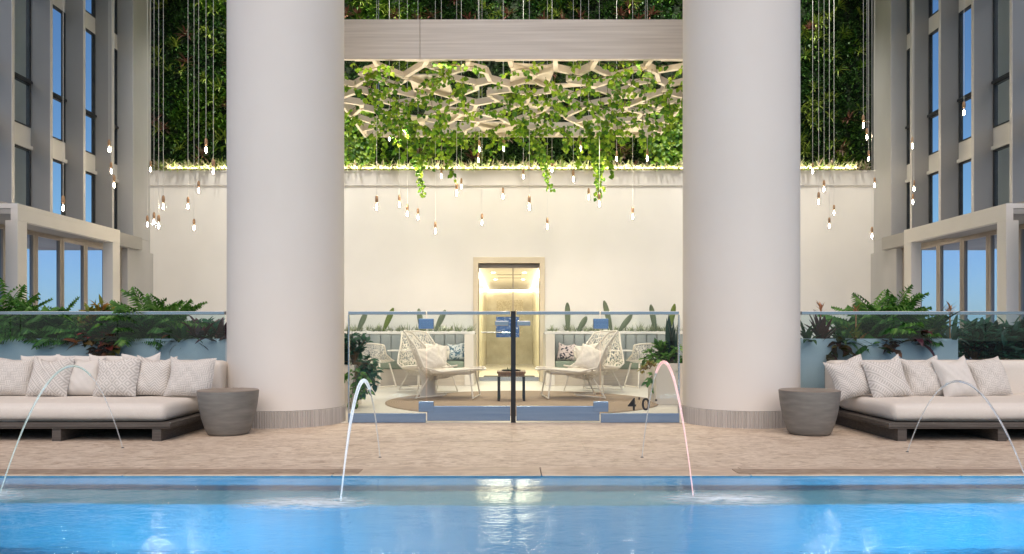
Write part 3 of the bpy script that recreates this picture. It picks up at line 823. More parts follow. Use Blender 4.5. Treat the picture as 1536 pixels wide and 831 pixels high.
# ------------------------------------------------------------------ side buildings
XG, XT = 7.45, 7.14
ZS0, ZS1 = EYE + 1.57, EYE + 1.81
def side_building(sd, label, lab_c):
    o_ = (sd * XG, 12, 0)
    t = thing('facade', label, 'building', o_); og = t.location
    def bx(a, b, y0, y1, z0, z1, mb=None):
        p, q = sorted((sd * a, sd * b)); return (mb or MB()).box(p, q, y0, y1, z0, z1)
    ks = [14.45, 13.69, 12.77, 11.855, 10.94, 10.03, 9.12, 8.21]
    ks_p = ks[1:]
    for y in ks_p:
        f = bx(XT + .004, XG + .05, y - .001, y + .055, ZS1, 9.2).build('fin', M['fin'], t, og)
        bx(XT - .004, XT + .003, y - .004, y + .058, ZS1, 9.2).build('fin_nosing', M['finedge'], f, og)
    # windows by bay
    for i in range(len(ks) - 1):
        y1, y0 = ks[i], ks[i + 1] + .055
        for (h0, h1) in ((1.81, 2.83), (3.17, 3.85), (3.89, 5.33), (5.62, 6.3), (6.34, 7.8)):
            z0, z1 = EYE + h0, EYE + h1
            w = bx(XG, XG + .012, y0 + .03, y1 - .03, z0 + .02, z1 - .02).build('window_pane', M['window'], t, og)
            mb = MB(); bx(XG - .03, XG + .04, y0, y0 + .03, z0, z1, mb); bx(XG - .012, XG + .04, y1 - .04, y1, z0, z1, mb)
            bx(XG - .02, XG + .04, y0 + .03, y1 - .045, z0, z0 + .02, mb); bx(XG - .02, XG + .04, y0 + .03, y1 - .045, z1 - .025, z1, mb)
            mb.build('window_frame', M['frame_dark'], w, og)
        for (h0, h1) in ((2.89, 3.17), (5.33, 5.62), (7.8, 8.2)):
            bx(XG - .01, XG + .05, y0, y1, EYE + h0, EYE + h1).build('spandrel', M['spandrel'], t, og)
        for h in (2.83, ):
            bx(XG - .045, XG + .05, y0, y1 - .001, EYE + h, EYE + h + .058).build('sill', M['spandrel'], t, og)
        for h in (3.85, 6.3): bx(XG - .04, XG + .05, y0, y1 - .002, EYE + h, EYE + h + .04).build('transom', M['frame_dark'], t, og)
    # end pier, floor slab, lower wall
    bx(XT, 7.56, 14.45, DB + .02, ZS1, 9.2).build('pier', M['pier'], t, og, bevel=.01)
    bx(6.99, 9.0, 8.0, 14.5, ZS0, ZS1 - .003).build('floor_slab', M['slab'], t, og, bevel=.006)
    bx(7.08, 7.30, 14.12, DB + .02, .006, ZS0 - .003).build('lower_wall', M['pier'], t, og)
    bx(7.141, 7.55, 14.51, DB + .021, ZS0 - .002, ZS1 - .001).build('pier_base', M['pier'], t, og)
    # rough grey wear stain strip down the pier: a thin raised render patch
    # glazed doors
    XD = 7.2; zh = EYE + 1.53
    yj = [14.1 - .0]; y = 13.6
    js = [14.1, 13.6, 12.92, 12.24, 11.56, 10.88, 10.2, 9.52, 8.84, 8.16]
    bx(XD - .03, XD + .05, 8.1, 14.11, zh - .0, zh + .09).build('door_head', M['doorframe'], t, og)
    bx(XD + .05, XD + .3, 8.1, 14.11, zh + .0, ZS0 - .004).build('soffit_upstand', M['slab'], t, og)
    for i in range(len(js) - 1):
        a, b = js[i + 1], js[i]
        w = bx(XD + .01, XD + .02, a + .06, b - .06, .10, zh - .06).build('glazed_door', M['doorglass'], t, og)
        mb = MB(); bx(XD - .02, XD + .04, a + .003, a + .06, .006, zh, mb); bx(XD - .02, XD + .04, b - .06, b - .003, .006, zh, mb)
        bx(XD - .02, XD + .04, a + .06, b - .06, .006, .10, mb); bx(XD - .02, XD + .04, a + .06, b - .06, zh - .06, zh - .002, mb)
        mb.build('door_frame', M['doorframe'], w, og, bevel=.004)
        if i in (3, 5): bx(XD - .05, XD - .021, a + .02, a + .045, .95, 1.08).build('door_handle', M['steel'], w, og)
    # room behind the nearest upper window bay, with small ceiling lights
    rm = bx(8.5, 8.6, 10.4, 13.70, ZS1, 9.2).build('room_wall', M['pier'], t, og)
    # entrance canopy boxes
    def canopy(y0, y1, lab):
        xc = 6.32; zt = EYE + .263 * xc
        c = thing('door_canopy', lab, 'canopy', (sd * xc, (y0 + y1) / 2, 0)); oc = c.location
        def cb(a, b, ya, yb, z0, z1, mb=None):
            p, q = sorted((sd * a, sd * b)); return (mb or MB()).box(p, q, ya, yb, z0, z1)
        cb(xc, 7.165, y0, y1, zt - .06, zt).build('roof', M['canopy'], c, oc)
        cb(xc, xc + .09, y0, y1, zt - .215, zt - .061).build('front_beam', M['canopy'], c, oc)
        for ya, yb in ((y0, y0 + .19), (y1 - .22, y1)):
            cb(xc, xc + .16, ya, yb, .006, zt - .216).build('post', M['canopy'], c, oc, bevel=.003)
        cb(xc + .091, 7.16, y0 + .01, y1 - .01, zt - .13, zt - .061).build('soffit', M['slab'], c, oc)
    canopy(D(741.4 / 6.32), D(588 / 6.32), lab_c)
    canopy(7.0, 9.45, lab_c.replace('framing the blue glazed doors', 'cut off by the frame edge'))
    return t
side_building(-1, 'left curtain wall building with grey fins and blue windows', 'pale box canopy on posts at left framing the blue glazed doors')
side_building(1, 'right curtain wall building with grey fins and blue windows', 'pale box canopy on posts at right framing the blue glazed doors')

# unseen slab added above the terrace: carries pendant cords, keeps sky light off
struct(MB().box(-9, 9, DF - .6, DB + .6, 9.2, 9.5).build('ceiling', M['ceilpaint']))

# ------------------------------------------------------------------ pergola
H = 3.49; zp = EYE + H
yF, yBk = D(409 / H), D(294 / H); xh = .752 * H
t = thing('pergola', 'timber lattice pergola with deep front beam hung between the columns', 'pergola', (0, yF, zp)); og = t.location
for bx0, bx1 in ((-xh - .02, -1.174), (-1.168, xh + .06)): MB().box(bx0, bx1, yF - .06, yF, zp, Z(32, 409 / H)).build('front_beam', M['beam'], t, og, bevel=.002)
mb = MB(); mb.box(-xh, -xh + .04, yF + .001, yBk, zp, zp + .26); mb.box(xh - .04, xh, yF + .001, yBk, zp, zp + .26); mb.box(-xh + .041, xh - .041, yBk - .04, yBk, zp, zp + .26)
mb.build('rim', M['pergola'], t, og)
mb = MB(); rl = random.Random(4)
nx, ny = 9, 8; cw = (2 * xh - .1) / nx; ch = (yBk - yF - .06) / ny
P = {}
def node(i, j):
    if (i, j) not in P:
        x = -xh + .05 + i * cw / 2; y = yF + .02 + j * ch + (ch * .30 if (i + j) % 2 else -ch * .30) * (0 if j in (0, ny) else 1)
        if 0 < i < 2 * nx: x += rl.uniform(-.16, .16) * cw
        if 0 < j < ny: y += rl.uniform(-.22, .22) * ch
        P[(i, j)] = (x, y)
    return P[(i, j)]
for j in range(ny + 1):
    for i in range(2 * nx):
        if rl.random() < .93: mb.beam(node(i, j), node(i + 1, j), .055, .07 + rl.uniform(0, .03), zp + .004 + rl.uniform(0, .02))
        if j < ny and (i + j) % 2 == 1: mb.beam(node(i, j), node(i, j + 1), .060, .085, zp + .007 + rl.uniform(0, .02))
mb.build('lattice', M['pergola'], t, og)
mb = MB()
for (i, j) in [(2, 6), (5, 5), (4, 2), (9, 4), (9, 1), (13, 6), (14, 3), (11, 2), (7, 7), (15, 7), (2, 1)]:
    a, b, c, d = node(i, j), node(i + 2, j), node(i + 2, j + 1), node(i, j + 1); zz = zp + .07
    MB().add([(p[0], p[1], zz) for p in (a, b, c, d)] + [(p[0], p[1], zz + .02) for p in (a, b, c, d)], [(0, 1, 2, 3), (7, 6, 5, 4), (0, 4, 5, 1), (1, 5, 6, 2), (2, 6, 7, 3), (3, 7, 4, 0)]).build('infill_board', M['pergola'], t, og)
mb = MB()
for sx_ in (-xh + .3, xh - .3):
    for yy in (yF + .3, yBk - .3): mb.tube([(sx_, yy, zp + .2), (sx_, yy, 9.2)], .01, 6)
mb.build('hanger_rod', M['steel'], t, og)

# vines
mbL, mbS = MB(), MB()
def strand(p, length, ddir, leafs=True, dens=.045, L=mbL, S=mbS, size=(.05, .09), hang=.9):
    p = Vector(p); d = Vector(ddir).normalized(); pts = [p.copy()]; acc = 0
    while acc < length:
        d = (d + Vector((U(-.35, .35), U(-.35, .35), U(-.25, .2)))).normalized()
        p = p + d * .05; p.y = max(p.y, yF + .10); acc += .05; pts.append(p.copy())
        for _ in range(int(.05 / dens) + (R() < .6)):
            ld = Vector((U(-1, 1), U(-1, .6), U(-hang - .5, .2)))
            sz = U(*size)
            leaf(L, p + Vector((U(-.04, .04), U(-.04, .04), U(-.03, .02))), ld, (U(-.6, .6), -1, U(-.3, .8)), sz, sz * U(.7, .95))
    S.tube(pts, .004, 4)
def dens_at(px):
    return .5 + .5 * math.sin(px * .021 + 1.2) * math.cos(px * .043)
for _ in range(122):     # creeping over the lattice underside
    x = U(-xh, xh); y = U(yF + .08, yBk + .02)
    strand((x, y, zp + U(-.06, .1)), U(.3, 1.0), (U(-1, 1), U(-.6, .6), U(-.35, .1)))
for _ in range(52):      # hanging behind the beam and from the far rim
    x = U(-xh, xh); y = U(yF + .1, yBk)
    strand((x, y, zp + .02), U(.15, .42), (0, 0, -1), size=(.06, .10))
for px, ln in ((604, .45), (640, .30), (655, .72), (668, .85), (680, .60), (695, .35), (792, .40), (800, .55), (870, .6), (878, .8), (897, .75), (905, .85), (912, .6), (938, .25), (600, .6), (975, .3), (560, .3), (530, .5), (735, .3), (845, .3)):
    s_ = 86; y = D(s_) 
    strand((X(px, s_), y - U(0, .4), zp), ln, (0, 0, -1), dens=.03, size=(.07, .12))
o = mbL.build('vine_foliage', M['vine'], None, (0, yF + 1.9, zp)); o['kind'] = 'stuff'
tag(o, 'mass of yellow green ivy leaves creeping over the pergola lattice', 'ivy')
mbS.build('vine_stem', M['vinestem'], o, (0, yF + 1.9, zp), kind='stuff')
def tendril(px, ytip, lean, label):
    s_ = 92; Lf, St = MB(), MB()
    p = Vector((X(px, s_), D(s_), zp + .02)); zend = Z(ytip, s_); pts = [p.copy()]
    while p.z > zend:
        tt = (zp - p.z) / (zp - zend)
        p = p + Vector((lean * .02 + U(-.015, .015), U(-.01, .01), -.045)); pts.append(p.copy())
        for _ in range(3 if tt > .55 else 4):
            sz = U(.06, .10) * (1.1 - .35 * tt)
            leaf(Lf, p + Vector((U(-.05, .05), U(-.03, .03), 0)), (U(-1, 1), U(-.8, .3), -U(.3, 1)), (U(-.5, .5), -1, .3), sz, sz * .85)
    t = thing('hanging_tendril', label, 'ivy tendril', pts[0], group='ivy tendrils dangling below the ledge')
    St.tube(pts, .004, 5).build('stem', M['vinestem'], t, pts[0]); Lf.build('leaves', M['vine'], t, pts[0])
tendril(615, 289, .35, 'leftmost long ivy tendril dangling over the white wall')
tendril(782, 283, .8, 'short ivy tendril dangling near the middle of the white wall')
tendril(880, 288, .45, 'ivy tendril dangling right of centre, leaning right, left one of a pair')
tendril(908, 296, -.15, 'longest ivy tendril at right, ending beside a hanging bulb')

# ------------------------------------------------------------------ pendants
def make_pendant():
    t = thing('pendant_lamp', '', 'pendant lamp', (0, 0, 0))
    MB().tube([(0, 0, 0), (0, 0, 1)], .0034, 6).build('cord', M['cord'], t)
    MB().lathe([(.006, 0), (.016, -.012), (.021, -.03), (.023, -.075), (.019, -.082), (.019, -.10), (.0, -.10)][::-1], n=16).build('socket', M['copper'], t, smooth=True)
    b = MB().lathe([(0, -.236), (.012, -.234), (.027, -.222), (.037, -.20), (.041, -.178), (.037, -.15), (.026, -.122), (.018, -.103), (.017, -.092)], n=18).build('bulb', M['bulbglass'], t, smooth=True)
    MB().lathe([(0, -.205), (.007, -.197), (.011, -.175), (.009, -.15), (.004, -.125), (0, -.12)], n=10).build('filament', M['filament'], b, smooth=True)
    return t
proto = make_pendant()
first = [True]
def put_pendant(px, ys, yb, label, group, smin=None):
    dy = max(13.0, min(yb - ys, 20.0)); s = 80 + (dy - 13) * 3.4
    if smin: s = max(s, smin)
    k = (dy / s) / .175
    k = max(.85, min(1.25, k))
    zt = Z(yb, s) + .175 * k
    loc = (X(px, s), D(s), zt)
    if first[0]: o = proto; first[0] = False
    else:
        o = proto.copy(); C.objects.link(o)
        for ch in proto.children:
            c = ch.copy(); C.objects.link(c); c.parent = o
            for g_ in ch.children:
                d = g_.copy(); C.objects.link(d); d.parent = c
    o.location = loc
    for ch in o.children:
        if ch.name.startswith('cord'): ch.scale = (1, 1, (9.2 - zt))
        else: ch.scale = (k, k, k)
    o['label'] = label; o['group'] = group
    return o
ordn = ['first', 'second', 'third', 'fourth', 'fifth', 'sixth', 'seventh', 'eighth', 'ninth', 'tenth', 'eleventh', 'twelfth', 'thirteenth', 'fourteenth', 'fifteenth', 'sixteenth', 'seventeenth', 'eighteenth', 'nineteenth', 'twentieth', 'twenty-first', 'twenty-second', 'twenty-third', 'twenty-fourth', 'twenty-fifth', 'twenty-sixth', 'twenty-seventh']
put_pendant(94.7, 293, 313, 'lone glowing bulb hanging above the left box canopy', 'bulb pendants before the left windows', 101)
put_pendant(163.5, 209, 225, 'glowing bulb before the left windows, highest of three close together', 'bulb pendants before the left windows', 88)
put_pendant(166.7, 243, 258, 'glowing bulb before the left windows, middle of three close together', 'bulb pendants before the left windows', 90)
put_pendant(171, 262, 279, 'glowing bulb before the left windows, lowest of three close together', 'bulb pendants before the left windows', 89)
Lc = [(221, 323, 338), (226, 241, 255), (231, 318, 334), (238, 322, 340), (245, 293, 311), (282, 295, 311), (291, 328, 343), (298, 271, 287), (309, 207, 226), (320, 237, 258)]
for i, (px, a, b) in enumerate(sorted(Lc)):
    put_pendant(px, a, b, 'clear bulb pendant between left windows and left column, ' + ordn[i] + ' from the left', 'bulb pendants left of the left column', 82)
Cc = [(584, 195, 209), (565, 293, 312), (599, 292, 308), (611, 306, 322), (627, 312, 327), (653, 332, 348), (662, 251, 265), (685, 273, 291), (692, 267, 281), (719, 210, 225), (717.5, 227, 241),
      (755.5, 209, 224), (754.5, 281, 296), (785, 253, 266), (794, 293, 312), (723, 320, 335), (821, 326, 341), (828, 242, 256), (860, 254, 270), (871, 209, 224), (883, 282, 297), (899, 289, 307), (925, 226, 239), (949, 310, 326), (971, 223, 239)]
for i, (px, a, b) in enumerate(sorted(Cc)):
    where = 'against the green wall' if b < 245 else ('against the ledge' if b < 285 else 'against the white wall')
    put_pendant(px, a, b, 'clear bulb pendant between the columns ' + where + ', ' + ordn[i] + ' from the left', 'bulb pendants between the columns')
Rc = [(1219, 244, 258), (1236, 270, 285), (1228, 288, 304), (1251, 307, 320), (1244, 326, 340), (1295, 172, 189), (1300.5, 192, 207), (1303, 225, 239), (1312, 266, 279), (1308, 340, 355)]
for i, (px, a, b) in enumerate(sorted(Rc)):
    put_pendant(px, a, b, 'clear bulb pendant between right column and right windows, ' + ordn[i] + ' from the left', 'bulb pendants right of the right column', 82)
put_pendant(1369, 205, 220, 'glowing bulb before the right windows, highest of three close together', 'bulb pendants before the right windows', 89)
put_pendant(1371, 270, 284, 'glowing bulb before the right windows, middle of three close together', 'bulb pendants before the right windows', 91)
put_pendant(1369.5, 291, 304, 'glowing bulb before the right windows, lowest of three close together', 'bulb pendants before the right windows', 93)
put_pendant(1446, 152, 170, 'lone glowing bulb high before the rightmost windows', 'bulb pendants before the right windows', 102)

# ------------------------------------------------------------------ planters along the balustrade
def planter(x0, x1, y0, y1, ztop, label, mat='planter', rim=.04):
    t = thing('planter', label, 'planter', ((x0 + x1) / 2, (y0 + y1) / 2, 0)); og = t.location
    mb = MB(); mb.box(x0, x1, y0, y0 + rim, .006, ztop); mb.box(x0, x1, y1 - rim, y1, .006, ztop)
    mb.box(x0, x0 + rim, y0 + rim, y1 - rim, .006, ztop); mb.box(x1 - rim, x1, y0 + rim, y1 - rim, .006, ztop)
    mb.build('trough', M[mat], t, og)
    MB().box(x0 + rim, x1 - rim, y0 + rim, y1 - rim, ztop - .10, ztop - .04).build('soil', M['soil'], t, og)
    return t
PZ = Z(508, 137); PY = D(137)
planter(-7.0, -2.78, PY, PY + .55, PZ, 'long pale planter trough behind the left sofa')
planter(2.80, X(1437, 137), PY, PY + .55, PZ, 'long pale planter trough behind the right sofa')
planter(5.05, 6.2, PY + .9, PY + 1.4, .62, 'low planter behind the far right glass, full of broad leaves')

def frond(mbl, base, az, el, L, droop, nl=16, lw=.014, ll=.16):
    p = Vector(base); e = el; d = None; step = L / nl; pts = [p.copy()]
    for i in range(nl):
        d = Vector((math.cos(az) * math.cos(e), math.sin(az) * math.cos(e), math.sin(e)))
        p = p + d * step; e -= droop / nl; pts.append(p.copy())
        t = (i + 1) / nl
        if t < .2: continue
        ln = ll * math.sin(PI * (.15 + .8 * t)) ** .7 * U(.85, 1.1)
        side = Vector((-math.sin(az), math.cos(az), 0)); up = side.cross(d) * -1
        for sg in (-1, 1):
            ld = (side * sg * .85 + d * .65 + Vector((0, 0, -.05))).normalized()
            w = side.cross(ld).cross(ld) 
            wv = ld.cross(Vector((0, 0, 1)) if abs(ld.z) < .95 else Vector((1, 0, 0))).normalized() * lw * .5 + Vector((0, 0, lw * .5))
            m_ = p + ld * ln * .5 + Vector((0, 0, .01)); tip = p + ld * ln + Vector((0, 0, -ln * .28))
            mbl.add([p, m_ - wv, tip, m_ + wv], [(0, 1, 2, 3)])
    return pts
def palm(x, y, z, h, spread, n, label, cat='palm', mat='palm', group='leafy palms in the balustrade planters', ll=.20, name='palm_bush', lw=.028):
    t = thing(name, label, cat, (x, y, z), group=group); og = t.location
    ml, ms = MB(), MB()
    for i in range(int(n * 2.2)):
        az = U(0, 2 * PI); tt = R(); el = 1.45 - .9 * tt * spread; L = h * U(.55, 1.05)
        b = (x + U(-.1, .1) * spread, y + U(-.08, .08), z - .03)
        pts = frond(ml, b, az, el, L * 1.15, U(.5, 1.4), 18, lw, ll)
        ms.tube(pts[::3] + [pts[-1]], .004, 4)
    ml.build('fronds', M[mat], t, og); ms.build('stems', M['palm'], t, og)
    return t
def strapplant(x, y, z, L, n, mat, label, w=.035, el=(.5, 1.45), droop=(.6, 1.6), bract=None, name='strap_leaf_plant', cat='plant', bz=.0, az=None):
    t = thing(name, label, cat, (x, y, z)); og = t.location
    mb = MB()
    for i in range(n):
        a = U(0, 2 * PI) if az is None else U(*az)
        blade(mb, (x + U(-.03, .03), y + U(-.03, .03), z - .03), a, U(*el), L * 1.35 * U(.6, 1.1), w * 1.35 * U(.8, 1.2), U(*droop), 6, .25)
    mb.build('leaves', M[mat], t, og)
    if bract:
        mb = MB()
        for i in range(16):
            a = U(0, 2 * PI); zz = z + bz + U(-.04, .06)
            blade(mb, (x, y, zz), a, U(.5, 1.4), U(.06, .12), .02, U(0, .6), 3)
        mb.tube([(x, y, z), (x, y, z + bz)], .008, 5)
        mb.build('flower_bract', M[bract], t, og)
    return t
def bush(x, y, z, rx, rz_, n, mat, label, size=(.06, .11), name='leafy_bush', trail=0.0, ratio=.5):
    t = thing(name, label, 'plant', (x, y, z)); og = t.location
    mb, ms = MB(), MB()
    for i in range(n // 9):
        a = U(0, 2 * PI); e = U(.1, 1.5) if R() > trail else U(-1.2, .1)
        d = Vector((math.cos(a) * math.cos(e) * rx, math.sin(a) * math.cos(e) * min(rx, .28), math.sin(e) * rz_))
        pts = []
        for k in range(7):
            tt = k / 6; q = Vector((x, y, z)) + d * tt + Vector((0, 0, .06 * tt - .12 * tt * tt)); pts.append(q)
            if k > 1:
                for _ in range(2):
                    sz = U(*size); leaf(mb, q, d.normalized() * .6 + Vector((U(-1, 1), U(-1, .6), U(-.6, .6))), (U(-.4, .4), -.5, 1), sz, sz * ratio)
        ms.tube(pts, .004, 4)
    mb.build('leaves', M[mat], t, og); ms.build('stems', M['vinestem'], t, og)
    return t
def ppos(px, s=133): return X(px, s), D(s)
def pl(px, fn, *a, s=None, **k):
    if s is None: s = 131.5 if fn is palm else (136.1 if fn is strapplant or 'yellowleaf' in a or 'croton' in a else 132.5)
    x, y = ppos(px, s); return fn(x, y, PZ - .04, *a, **k)
pl(-8, palm, .72, .95, 26, 'bushy green palm at the far left end of the left planter')
pl(72, palm, .58, 1.15, 30, 'wide bushy palm in the left planter, before the lilac glazed door')
pl(112, palm, .52, 1.1, 22, 'smaller palm just left of the yellow and red croton in the left planter')
pl(222, palm, .60, 1.1, 40, 'tall dense palm in the left planter, in front of the wall corner', s=131)
pl(248, palm, .74, .8, 9, 'loose palm with one long arching frond at right, left planter')
pl(150, bush, .26, .46, 200, 'yellowleaf', 'yellow croton with upright leaves in the left planter', size=(.10, .16), ratio=.3, name='croton')
pl(158, bush, .32, .26, 260, 'croton', 'red and green croton spilling behind the glass in the left planter', size=(.10, .17), ratio=.55, name='croton', trail=.3)
pl(146, strapplant, .30, 26, 'red_bract', 'small red bromeliad between palm and croton in the left planter', w=.05, name='bromeliad')
pl(176, bush, .22, .20, 90, 'palm', 'dark green bush between croton and the tall palm in the left planter', size=(.08, .13))
pl(270, strapplant, .36, 22, 'strap', 'arching green strap plant right of the tall palm in the left planter', w=.035)
pl(276, strapplant, .26, 14, 'croton', 'dull red cordyline hanging over the rim of the left planter', w=.05, el=(.0, 1.0), droop=(1.2, 2.2), name='cordyline')
pl(312, bush, .26, .26, 150, 'palm_blue', 'dark blue green shrub at the right end of the left planter', size=(.09, .14), trail=.2)
pl(300, strapplant, .34, 16, 'cordyline', 'dark red cordyline in the left planter, left one beside the column', w=.05, name='cordyline')
pl(330, strapplant, .34, 16, 'cordyline', 'dark red cordyline touching the left column', w=.05, name='cordyline')
pl(28, bush, .3, .3, 150, 'palm', 'low green bush between the two left palms', size=(.07, .12), trail=.2)
pl(125, bush, .3, .2, 150, 'palm', 'low dark green bush under the palms in the left planter', size=(.07, .12), trail=.3)
pl(200, bush, .34, .2, 180, 'palm', 'low dark green undergrowth below the tall palm in the left planter', size=(.07, .12), trail=.2)
pl(245, bush, .26, .2, 140, 'palm', 'green undergrowth at the right foot of the tall palm', size=(.07, .12), trail=.2)
pl(130, palm, .34, 1.9, 5, 'low palm frond drooping over the left planter face', s=136.2, ll=.12)
# right planter
pl(1213, strapplant, .34, 14, 'strap', 'green bromeliad at the left end of the right planter', w=.035, name='bromeliad')
pl(1231, strapplant, .28, 16, 'cordyline', 'purple leaved bromeliad with pale orange flower beside the right column', w=.045, bract='orange_bract', bz=.33, name='bromeliad', el=(.8, 1.5), droop=(.1, .7))
pl(1262, strapplant, .38, 24, 'strap', 'long leaved green bromeliad second from the right column', w=.035, name='bromeliad', el=(.2, 1.3))
pl(1256, bush, .24, .14, 80, 'croton', 'dull red croton low in the right planter', size=(.10, .15), trail=.4, name='croton')
pl(1284, strapplant, .26, 12, 'yellowleaf', 'yellow orange bromeliad left of the palm in the right planter', w=.03, bract='orange_bract', bz=.30, name='bromeliad')
pl(1318, palm, .66, 1.0, 36, 'tall dense palm in the right planter', s=131)
pl(1345, palm, .50, 1.1, 22, 'lower palm right of the tall palm in the right planter')
pl(1300, bush, .3, .2, 150, 'palm', 'dark green undergrowth left of the right planter palm', size=(.07, .12), trail=.2)
pl(1335, bush, .3, .2, 170, 'palm', 'dark green undergrowth under the right planter palm', size=(.07, .12), trail=.2)
pl(1366, strapplant, .34, 22, 'cordyline', 'large dark red cordyline spilling over the right planter rim', w=.06, el=(-.1, 1.2), droop=(1.0, 2.0), name='cordyline')
pl(1356, bush, .28, .2, 110, 'croton', 'bronze leaved croton beside the large red cordyline', size=(.11, .18), trail=.3, name='croton')
pl(1395, strapplant, .48, 20, 'strap', 'tall green strap plant near the right end of the right planter', w=.04, el=(.7, 1.45), name='strap_leaf_plant')
pl(1425, strapplant, .38, 16, 'palm_blue', 'dark strap plant with orange flower at the right end of the planter', w=.04, bract='orange_bract', bz=.34, el=(.3, 1.3))
pl(1320, palm, .34, 1.9, 4, 'low palm frond hanging over the face of the right planter', s=136.4, ll=.12)
for px, lb in ((1462, 'broad leaved bush behind the far right glass, left one'), (1500, 'broad leaved bush behind the far right glass, middle one'), (1532, 'broad leaved bush at the right frame edge')):
    x, y = ppos(px, 122); bush(x, y, .60, .36, .50, 330, 'palm_blue', lb, size=(.12, .20), ratio=.38)

# ------------------------------------------------------------------ lounge: rug, chairs, tables
rs_ = 109.0; rugx, rugy = X(782.5, 107), D(107)
o = MB().lathe([(1.89, .005), (1.89, .014), (1.86, .018), (0, .018)], rugx, rugy, 96).build('rug', M['rug'], None, (rugx, rugy, 0))
tag(o, 'large round brown jute rug under the lounge chairs', 'rug')

def shell(prof, nu=14, nv=26):
    """prof(v) -> (x, z, halfwidth, lift, forward) ; returns mesh and uv"""
    mb = MB(); uv = []
    for j in range(nv + 1):
        v = j / nv; x, z, hw, lift, fwd = prof(v)
        for i in range(nu + 1):
            u = -1 + 2 * i / nu; a = abs(u)
            mb.v.append((x + fwd * a ** 2.2, hw * (u * (1 - .10 * a ** 4)), z + lift * a ** 2.2)); uv.append((i / nu, v * 1.7))
    for j in range(nv):
        for i in range(nu):
            a = j * (nu + 1) + i; mb.f.append((a, a + 1, a + nu + 2, a + nu + 1))
    return mb, uv
def interp(keys, v):
    for (a, va), (b, vb) in zip(keys, keys[1:]):
        if v <= b:
            t = (v - a) / (b - a); t = t * t * (3 - 2 * t) * .5 + t * .5
            return tuple(p + (q - p) * t for p, q in zip(va, vb))
    return keys[-1][1]
LK = [(0, (.58, .42, .33, .02, -.05)), (.18, (.36, .39, .42, .04, .0)), (.40, (.02, .29, .47, .11, .0)), (.56, (-.22, .25, .46, .21, .0)), (.70, (-.38, .42, .42, .16, .10)), (.85, (-.50, .70, .34, .05, .13)), (1, (-.60, .98, .25, -.03, .06))]
def lounge_chair(loc, rz, label, group, copyof=None):
    if copyof:
        o = copyof.copy(); C.objects.link(o)
        for ch in copyof.children:
            c = ch.copy(); C.objects.link(c); c.parent = o
        o.location = loc; o.rotation_euler = (0, 0, rz); o['label'] = label
        return o
    t = thing('lounge_chair', label, 'lounge chair', loc, rz, group)
    mb, uv = shell(lambda v: interp(LK, v), 18, 34)
    sh = mb.build('woven_shell', M['weave'], t, smooth=True, uv=uv)
    nu, nv = 18, 34
    rim = [mb.v[i] for i in range(nu + 1)] + [mb.v[j * (nu + 1) + nu] for j in range(1, nv + 1)] + [mb.v[nv * (nu + 1) + i] for i in range(nu - 1, -1, -1)] + [mb.v[j * (nu + 1)] for j in range(nv - 1, -1, -1)]
    MB().tube(rim, .013, 8).build('rim_tube', M['whitemetal'], t, smooth=True)
    c = rbox(-.26, .42, -.30, .30, .36, .42, .028, n=8, puff=.01).build('seat_pad', M['pil_cream'], t, smooth=True)
    for sx_, tx in ((.40, .46), (-.20, -.36)):
        for sy in (-1, 1):
            top = (sx_, sy * .24, .40 if sx_ > 0 else .30)
            MB().tube([top, (tx, sy * .34, 0.02)], .011, 8).build('leg', M['whitemetal'], t, smooth=True)
    mb = MB(); mb.tube([(.46, -.34, .03), (.46, .34, .03)], .009, 6); mb.tube([(-.36, -.34, .03), (.0, -.1, .05), (.0, .1, .05), (-.36, .34, .03)], .009, 6)
    mb.build('foot_bar', M['whitemetal'], t, smooth=True)
    return t
gc = 'woven lounge chairs around the coffee table'
lc = lounge_chair((X(668, 103), D(103), .018), math.radians(-6), 'high backed woven lounge chair facing right, front left of the rug', gc)
lounge_chair((X(640, 93), D(93), .018), math.radians(-62), 'high backed woven lounge chair facing the gates, rear left of the rug', gc, lc)
lounge_chair((X(864, 103), D(103), .018), math.radians(186), 'high backed woven lounge chair facing left, front right of the rug', gc, lc)
lounge_chair((X(892, 93), D(93), .018), math.radians(242), 'high backed woven lounge chair facing the gates, rear right of the rug', gc, lc)
def cpillow(px, s, z, w, h, rx, ry, rz, mat, lb, seed, t=.15):
    o = pillow_mb(w, h, t, seed).build('pillow', M[mat], None, smooth=True); o.location = (X(px, s), D(s), z)
    o.rotation_euler = (math.radians(rx), math.radians(ry), math.radians(rz)); return tag(o, lb, 'pillow', 'pillows in the lounge')
cpillow(651, 104, .44, .42, .38, -28, -14, 30, 'pil_cream', 'cream pillow on the front left lounge chair', 60)
cpillow(650, 93, .46, .44, .36, -20, 6, 12, 'pil_cream', 'cream pillow on the rear left lounge chair', 61)
cpillow(879, 104, .44, .42, .38, -28, 14, -30, 'pil_cream', 'cream pillow on the front right lounge chair', 62)
cpillow(884, 93, .46, .44, .36, -20, -6, -12, 'pil_cream', 'cream pillow on the rear right lounge chair', 63)
